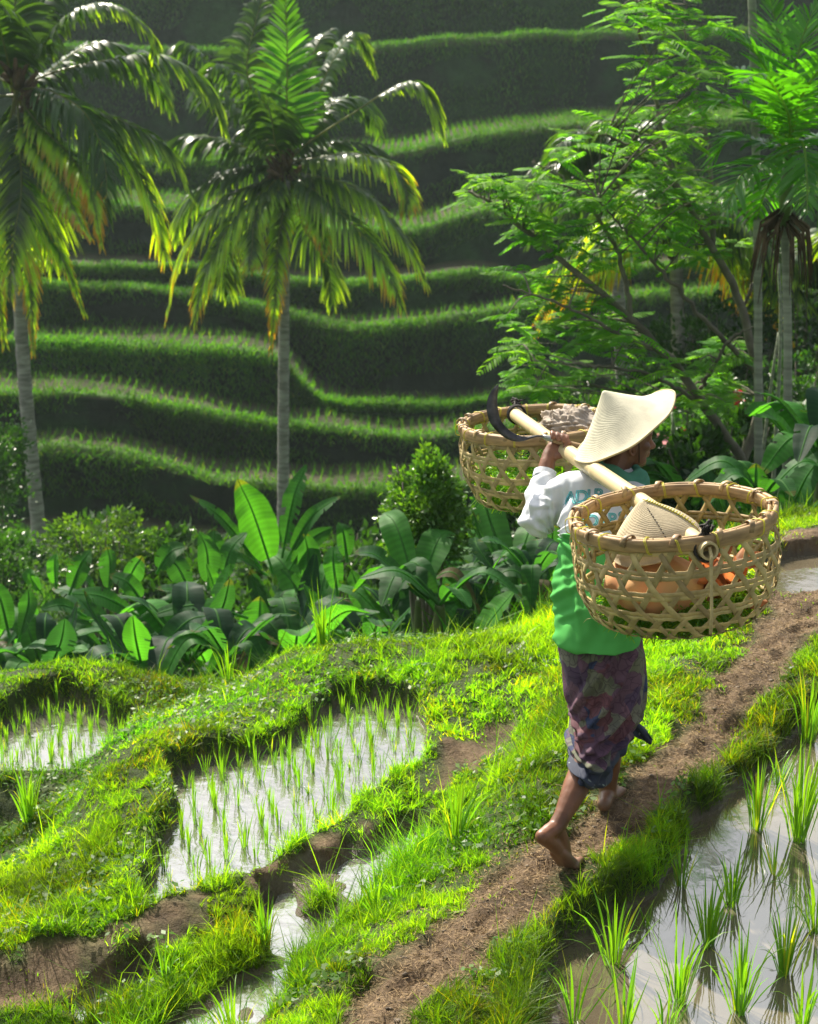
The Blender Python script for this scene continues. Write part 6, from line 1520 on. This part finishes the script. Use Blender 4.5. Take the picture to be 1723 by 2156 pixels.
def box_ribbon(Pc, Nrm, w_, th_):
    "Pc (S,3) centre line, Nrm (S,3) outward normals -> closed flat strip"
    T = norm(np.gradient(Pc, axis=0)); s = norm(np.cross(T, Nrm)); w_ = np.broadcast_to(w_, (len(Pc),))[:, None]
    V = np.stack([Pc - s * w_ - Nrm * th_, Pc - s * w_ * .9 + Nrm * th_, Pc + s * w_ * .9 + Nrm * th_, Pc + s * w_ - Nrm * th_], 1)
    S = len(Pc); i = (np.arange(S - 1) * 4)[:, None]; j = np.arange(4)[None]
    F = np.stack([i + j, i + (j + 1) % 4, i + 4 + (j + 1) % 4, i + 4 + j], -1).reshape(-1, 4)
    return V.reshape(-1, 3), np.concatenate([F, [[3, 2, 1, 0]], [[4 * S - 4, 4 * S - 3, 4 * S - 2, 4 * S - 1]]])
def basket(label, cen, R_, Hh, rx, ry, rzv, seed, ties=16, bottom_k=.80):
    rs = np.random.RandomState(seed); t = empty("woven_basket", cen, label, 'basket'); t.rotation_euler = (R(rx), R(ry), R(rzv))
    # side profile: (radius, height) by distance s down the wall
    kp = smooth_path(np.array([[R_ * .955, 0], [R_ * .985, -.20 * Hh], [R_ * .99, -.42 * Hh], [R_ * .96, -.64 * Hh], [R_ * .88, -.84 * Hh], [R_ * bottom_k, -.96 * Hh], [R_ * (bottom_k - .12), -1.0 * Hh]]), 80)
    sl = np.concatenate([[0], np.cumsum(np.linalg.norm(np.diff(kp, axis=0), axis=1))]); Lw = sl[-1]
    def surf(th, s, off=0.0):
        r = np.interp(s, sl, kp[:, 0]); z = np.interp(s, sl, kp[:, 1]); ds = .004
        dr = np.interp(s + ds, sl, kp[:, 0]) - r; dz = np.interp(s + ds, sl, kp[:, 1]) - z
        l = np.hypot(dr, dz) + 1e-9; nr, nz_ = -dz / l, dr / l
        wob = .004 * np.sin(th * 2 + seed) + .003 * np.sin(th * 3 + s * 20)
        n_ = np.stack([np.cos(th) * nr, np.sin(th) * nr, nz_], -1)
        p = np.stack([np.cos(th) * (r + wob), np.sin(th) * (r + wob), z], -1) + n_ * (off[..., None] if np.ndim(off) else off)
        return p, n_
    N_ = 22; a_ = 2 * math.pi * R_ / N_; h = a_ * math.sqrt(3) / 2; W = Acc(); k_th = (1 / math.sqrt(3)) / R_
    cv = lambda: np.array([1, 1, 1]) * rs.uniform(.65, 1.15) * np.array([1, rs.uniform(.93, 1.02), rs.uniform(.8, 1.0)])
    ss_ = np.linspace(0, Lw, 400); dth = ss_ * k_th * 1.08 * (R_ / np.interp(ss_, sl, kp[:, 0])) ** .5; rows_ = np.interp((np.arange(9) + .5) * math.pi / N_, dth, ss_); rows_ = rows_[rows_ < Lw * .97]
    for s0 in rows_:
        for db in ((-.0074, .0074) if s0 < Lw * .72 else (0,)):
            th = np.linspace(0, 2 * math.pi * 1.04, 170) + rs.uniform(0, 6.28); s = s0 + db + .0030 * np.sin(th * 2 + s0 * 50) + .002 * np.sin(th * 5 + db * 900)
            off = .0018 * np.sin(th * N_ / 1.0 * 2) ; p, n_ = surf(th, s, off)
            V, F = box_ribbon(p, n_, .0071, .0006); W.add(V, F, cv())
    nb = 0
    for sg in (-1, 1):
        for k in range(N_):
            th0 = k / N_ * 2 * math.pi + rs.normal(0, .012); s = np.linspace(0, Lw, 46); th = th0 + sg * s * k_th * 1.08 * (R_ / np.interp(s, sl, kp[:, 0])) ** .5 + .008 * np.sin(s * 25 + k)
            off = .0030 * np.cos(s / h * math.pi * 2) * sg + .0012 * sg; p, n_ = surf(th, s, off)
            # carry on across the base as a chord
            e = p[-1]; dirc = np.array([math.cos(th[-1] + sg * 2.25), math.sin(th[-1] + sg * 2.25)]) * np.hypot(e[0], e[1])
            u = np.linspace(0, 1, 12)[1:]; ch = np.stack([e[0] * (1 - u) + dirc[0] * u, e[1] * (1 - u) + dirc[1] * u, e[2] - .004 * np.sin(u * math.pi) + sg * .0015], -1)
            p = np.concatenate([p, ch]); n_ = np.concatenate([n_, np.tile([[0, 0, -1.0]], (11, 1))])
            V, F = box_ribbon(p, norm(n_), .0092 * rs.uniform(.85, 1.1), .0008); W.add(V, F, cv())
            # a stray sliver now and then
            if rs.rand() < .35:
                q0 = rs.randint(8, 40); st = p[q0] + n_[q0] * .003; dr = norm(n_[q0] * .6 + rs.normal(0, .5, 3)); V, F = tube([st, st + dr * .02, st + dr * .035 + [0, 0, -.01]], [.0007, .0005, .0003], 4); W.add(V, F, cv())
    W.build("weave", CANE, t)
    # rim: an outer and an inner hoop pinching the strip ends
    A = Acc(); th = np.linspace(0, 2 * math.pi, 160, endpoint=False)
    for rr_, hw, hh, zc in ((R_ * .985, .0065, .0195, -.018), (R_ * .925, .0055, .017, -.016)):
        sec = [(-1, -.8), (-.7, -1), (.5, -1), (1, -.7), (1.05, 0), (1, .7), (.5, 1), (-.7, 1), (-1, .8)]
        V = []
        for a in th:
            wob = .003 * math.sin(a * 2 + seed) + .0015 * math.sin(a * 9 + hh * 900); jn = 1 + .05 * math.sin(a * 5 + seed)
            for x, y in sec: V.append([math.cos(a) * (rr_ + wob + x * hw), math.sin(a) * (rr_ + wob + x * hw), zc + y * hh * jn])
        k = len(sec); m_ = len(th); i = np.arange(m_)[:, None]; j = np.arange(k)[None]
        F = np.stack([i * k + j, ((i + 1) % m_) * k + j, ((i + 1) % m_) * k + (j + 1) % k, i * k + (j + 1) % k], -1).reshape(-1, 4)
        c = np.repeat((.85 + .3 * vnoise(th * 6, th * 0 + rr_ * 30))[:, None] * np.array([[1.0, .95, .85]]), k, 0); A.add(np.array(V), F, c)
    for k in range(15):     # strip ends folded over the top
        a = k / 15 * 6.283 + rs.uniform(-.1, .1); c_, s_ = math.cos(a), math.sin(a); da = .05
        pth = []
        for u, (r, z) in zip(np.linspace(-1, 1, 7), [(1.012, -.020), (1.012, .000), (.995, .0085), (.955, .011), (.915, .0075), (.90, -.002), (.90, -.018)]):
            aa = a + u * da; pth.append([math.cos(aa) * R_ * r, math.sin(aa) * R_ * r, z])
        pth = smooth_path(pth, 16); nn = norm(np.stack([pth[:, 0] * 0 + c_ * np.linspace(1, -1, 16), s_ * np.linspace(1, -1, 16), np.sin(np.linspace(0, math.pi, 16)) + .1], -1))
        V, F = box_ribbon(pth, nn, .0095 * np.linspace(1, .7, 16), .0014); A.add(V, F, cv() * 1.05)
    A.build("rim", CANE_RIM, t, smooth=False)
    for k in range(ties):
        a = k / ties * 6.283 + rs.uniform(-.09, .09); c_, s_ = math.cos(a), math.sin(a); Y_ = Acc(); tw = rs.uniform(-.012, .012)
        for dup_ in range(2):
            pth = []
            for q in np.linspace(0, 2 * math.pi, 22, endpoint=False):
                r = R_ * .957 + (.0265) * math.copysign(abs(math.cos(q)) ** .5, math.cos(q)); z = -.018 + .0228 * math.copysign(abs(math.sin(q)) ** .6, math.sin(q)); ta = tw * math.sin(q) + dup_ * .0042
                pth.append([c_ * r - s_ * ta, s_ * r + c_ * ta, z])
            V, F = tube(np.array(pth), .0012, 6, closed=True); Y_.add(V, F)
        Y_.build("yellow_tie", YEL, t, smooth=True)
    return t
RB = A3(1415, 1074, 5.17)
bR = basket('larger woven bamboo basket in front, heaped with a straw hat and dry leaves', RB, .312, .335, -3.5, -5.4, 20, 3)
LB = A3(1131, 884, 6.6)
bL = basket('farther woven bamboo basket under the sickle, holding a crumpled cloth', LB, .306, .315, -3.5, 1.5, 75, 8)
# lashings where the pole meets the rims
def lash(p, ax, r, n, parent, off, seed, up_pt=None):
    rs = np.random.RandomState(seed); A = Acc(); a0 = norm(np.cross(ax, [0, 0, 1.0])); b0 = np.cross(a0, ax)
    for k in range(n):
        q = np.linspace(0, 2 * math.pi, 30, endpoint=False); sh = ax * (k - n / 2) * .010 + ax * .006 * np.sin(q)[:, None]
        pts = p + sh + (np.cos(q)[:, None] * a0 + np.sin(q)[:, None] * b0) * (r + .004); V, F = tube(pts, .0042, 7, closed=True); A.add(V, F)
        if up_pt is not None:
            for sg in (-1, 1):
                V, F = tube(smooth_path([p + a0 * sg * r + ax * k * .004, (p + a0 * sg * r * .8 + up_pt) / 2 + rs.normal(0, .004, 3), up_pt + rs.normal(0, .006, 3)], 10), .0040, 6); A.add(V, F)
    if up_pt is not None:
        for k in range(7):
            pts = up_pt + rs.normal(0, .009, (5, 3)); V, F = tube(smooth_path(pts, 14), .0042, 6); A.add(V, F)
    return A.build("lashing", ROPE, parent, smooth=True, off=off)
lash(p1 + ax_ * .045, ax_, .031, 4, pole, p1, 1, A3(1487, 1112, 4.88))
lash(p2 - ax_ * .02, ax_, .031, 3, pole, p1, 2, A3(1088, 846, 6.88))
V, F = tube(smooth_path([p1 + ax_ * .01 + [.002, 0, .01], p1 - ax_ * .012 + [.003, 0, -.02], A3(1498, 1180, 4.845), A3(1499, 1290, 4.87), A3(1497, 1335, 4.90)], 30), .0052, 7); mesh_np("cane_hanger", V, F, CANE, pole, smooth=True, off=p1, col=np.ones((len(V), 3)))
V, F = tube(smooth_path([A3(1488, 1115, 4.88), A3(1500, 1105, 4.88), A3(1497, 1118, 4.86)], 10), .003, 6); mesh_np("knot_end", V, F, ROPE, pole, off=p1)

# ---- what the baskets hold
def clippings(name, cen, R_, zlo, zhi, n, seed, label):
    rs = np.random.RandomState(seed); r = R_ * np.sqrt(rs.rand(n)); a = rs.uniform(0, 6.28, n); ed = (r / R_) ** 2
    p = np.stack([np.cos(a) * r, np.sin(a) * r, zlo + (zhi - zlo) * rs.rand(n) * (.35 + .65 * ed)], -1)
    d = norm(np.stack([rs.normal(0, 1, n), rs.normal(0, 1, n), rs.normal(.05, .35, n)], -1)); L = rs.uniform(.03, .10, n)
    q = np.linspace(-.5, .5, 4)[None, :, None]; Pc = p[:, None] + d[:, None] * L[:, None, None] * q; Pc[..., 2] -= (q[..., 0] ** 2) * .06
    V, F = ribbons(Pc, np.tile([.0012, .0022, .002, .0006], (n, 1)) * rs.uniform(.8, 1.6, (n, 1)), norm(rs.normal(0, 1, (n, 1, 3))))
    t = rs.rand(n, 1); c = np.array([.7, .9, .9]) * (1 - t) + np.array([1.5, 1.25, .8]) * t; dr = rs.rand(n) < .12; c[dr] = [3.4, 2.0, 1.6]
    return V, F, np.repeat(c, 8, 0)
for bk, R_, nn, lab, hh in ((bR, .238, 5200, 'cut grass lying in the bottom of the nearer basket', .335), (bL, .236, 6500, 'cut grass lying in the bottom of the farther basket', .315)):
    V, F, c = clippings("cut_grass", None, R_, -hh + .012, -hh + (.12 if bk is bR else .17), nn, nn, lab)
    Mx = bk.matrix_basis if False else (Matrix.Translation(bk.location) @ bk.rotation_euler.to_matrix().to_4x4()); Mn = np.array(Mx)
    V = V @ Mn[:3, :3].T + Mn[:3, 3]; o = mesh_np("cut_grass", V, F, RICE, col=c, off=bk.location); o.location = bk.location; tag(o, lab, kind='stuff')
# the spare straw hat lying in the nearer basket
HAT2 = straw_mat("spare_hat_straw", (.68, .57, .38), bump=.3)
hn2 = norm(np.array([-.34, 0, 0]) + np.array(UPV) * .86 - np.array(FWD) * .26); hc2 = A3(1384, 1146, 5.10)
h2 = cone_hat("straw_hat", None, hn2, .140, .150, HAT2, prof=.60, thick=.004); h2.location = hc2
tag(h2, 'old stitched straw hat lying point up inside the nearer basket', 'hat')
u = norm(np.cross(hn2, [0, 1, .01])); v = np.cross(hn2, u); A = Acc(); B2 = Acc()
for a in (math.atan2(np.array([.85, -.3, -.2]) @ v, np.array([.85, -.3, -.2]) @ u),):
    for q in range(18):
        r = .1 + q * .047; c = (u * math.cos(a) + v * math.sin(a)) * r * .140 + hn2 * (.150 * (1 - r) ** .60 + .003); tg = np.cross(hn2, u * math.cos(a) + v * math.sin(a))
        V, F = tube([c - tg * .007, c + tg * .007 + (u * math.cos(a) + v * math.sin(a)) * .006], .0016, 5); A.add(V, F)
    pts = [(u * math.cos(a) + v * math.sin(a)) * r * .140 + hn2 * (.150 * (1 - r) ** .60 + .003) for r in np.linspace(.02, .98, 20)]; V, F = tube(pts, .0014, 5); A.add(V, F)
a -= .95
pts_ = [(u * math.cos(a) + v * math.sin(a)) * r * .140 + hn2 * (.150 * (1 - r) ** .60 + .003) for r in np.linspace(.25, .98, 24)]
for q in range(0, 23, 2): V, F = tube([pts_[q], pts_[q + 1]], .0015, 5); B2.add(V, F)
A.build("yellow_stitching", YEL, h2, smooth=True); B2.build("dark_stitching", ROPE, h2, smooth=True)
# added round shape, coloured orange for light coming through the hat's underside
B = Acc()
oc = A3(1378, 1228, 5.12); q = 26; V = []
nn_, mm_ = 60, 40
ph = np.linspace(.02, math.pi - .02, mm_)[:, None]; aa = np.arange(nn_)[None] / nn_ * 2 * math.pi
rr_ = 1 + .05 * fbm(np.cos(aa) * 2 + 5 + ph, np.sin(aa) * 2 + ph, 3) * 2 + .025 * np.sin(aa * 9 + ph * 2) * np.sin(ph)
V = np.stack([np.sin(ph) * np.cos(aa) * .150 * rr_, np.sin(ph) * np.sin(aa) * .150 * rr_, np.cos(ph) * .088 * rr_], -1).reshape(-1, 3)
i = (np.arange(mm_ - 1) * nn_)[:, None]; j = np.arange(nn_)[None]; F = np.stack([i + j, i + nn_ + j, i + nn_ + (j + 1) % nn_, i + (j + 1) % nn_], -1).reshape(-1, 4)
o = mesh_np("hat_glow_shape", V, F, plain_mat("hat_glow_orange", (.62, .28, .13), color2=(.52, .36, .16), rough=.8, scale=7, bump=.5), smooth=True); o.location = oc
tag(o, 'orange and ochre shape added under the straw hat for light shining through it', 'light stand-in')
# dry brown leaves
rs = np.random.RandomState(12); A = Acc()
dc = A3(1512, 1232, 5.16)
for k in range(75):
    o_ = dc + np.clip(rs.normal(0, 1, 3), -1.3, 1.3) * np.array([.045, .05, .04]); d_ = norm(rs.normal(0, 1, 3) + [0, 0, .6]); s_ = norm(np.cross(d_, rs.normal(0, 1, 3))); nrm2 = np.cross(s_, d_); L_ = rs.uniform(.05, .10); V = []
    for u_ in np.linspace(0, 1, 7):
        w_ = .019 * math.sin(math.pi * min(u_ * .92 + .06, 1)); c = o_ + d_ * L_ * u_ + nrm2 * .03 * u_ ** 2
        V += [c - s_ * w_ + nrm2 * w_ * .8, c - s_ * w_ * .4, c + s_ * w_ * .4, c + s_ * w_ + nrm2 * w_ * .8]
    i = (np.arange(6) * 4)[:, None]; j = np.arange(3)[None]; A.add(V, np.stack([i + j, i + j + 1, i + j + 5, i + j + 4], -1).reshape(-1, 4), np.array([1, 1, 1]) * rs.uniform(.5, 1.5))
o = A.build("dry_leaves", leaf_mat("dead_leaf", (.34, .15, .06), trans=.35, rough=.7, use_col=True, vary=.3, nscale=20, tcol=(1.6, 1.1, .8)), off=dc); o.location = dc; tag(o, 'heap of curled brown dry leaves in the right half of the nearer basket', kind='stuff')
# crumpled cloth in the farther basket
cc_ = A3(1205, 905, 6.55); nn_, mm_ = 110, 70
ph = np.linspace(.02, math.pi - .02, mm_)[:, None]; aa = np.arange(nn_)[None] / nn_ * 2 * math.pi
X_, Y_, Z_ = np.sin(ph) * np.cos(aa), np.sin(ph) * np.sin(aa), np.cos(ph) + 0 * aa
cr = np.abs(vnoise(X_ * 4.5 + Z_ * 3 + 9, Y_ * 4.5 + Z_ * 4 + 3) - .5) * 2; cr2 = np.abs(vnoise(X_ * 10 + Z_ * 5 + 1, Y_ * 9 - Z_ * 7 + 8) - .5) * 2
rr_ = .82 + .30 * cr + .14 * cr2
V = np.stack([X_ * .135 * rr_, Y_ * .12 * rr_, Z_ * .085 * rr_], -1).reshape(-1, 3)
i = (np.arange(mm_ - 1) * nn_)[:, None]; j = np.arange(nn_)[None]; F = np.stack([i + j, i + nn_ + j, i + nn_ + (j + 1) % nn_, i + (j + 1) % nn_], -1).reshape(-1, 4)
o = mesh_np("crumpled_cloth", V, F, plain_mat("grey_checked_cloth", (.34, .29, .24), rough=.9, scale=24, vary=.25, bump=.5, bdist=.004), smooth=True); o.location = cc_
tag(o, 'crumpled grey brown cloth bundle lying in the farther basket', 'cloth')
# ================================================================== THE AIR
m, nt, N, L = new_mat("valley_haze")
out = N.new('ShaderNodeOutputMaterial'); pv = N.new('ShaderNodeVolumePrincipled')
pv.inputs['Color'].default_value = (.72, .92, .88, 1); pv.inputs['Density'].default_value = .00042; pv.inputs['Anisotropy'].default_value = .3
L.new(pv.outputs[0], out.inputs['Volume'])
x0, x1, y0, y1, z0, z1 = -125, 125, -95, 135, -15, 22
V = [(x, y, z) for x in (x0, x1) for y in (y0, y1) for z in (z0, z1)]
tag(mesh_np("haze", V, np.array([[0, 1, 3, 2], [4, 6, 7, 5], [0, 4, 5, 1], [2, 3, 7, 6], [0, 2, 6, 4], [1, 5, 7, 3]]), m), kind='stuff')
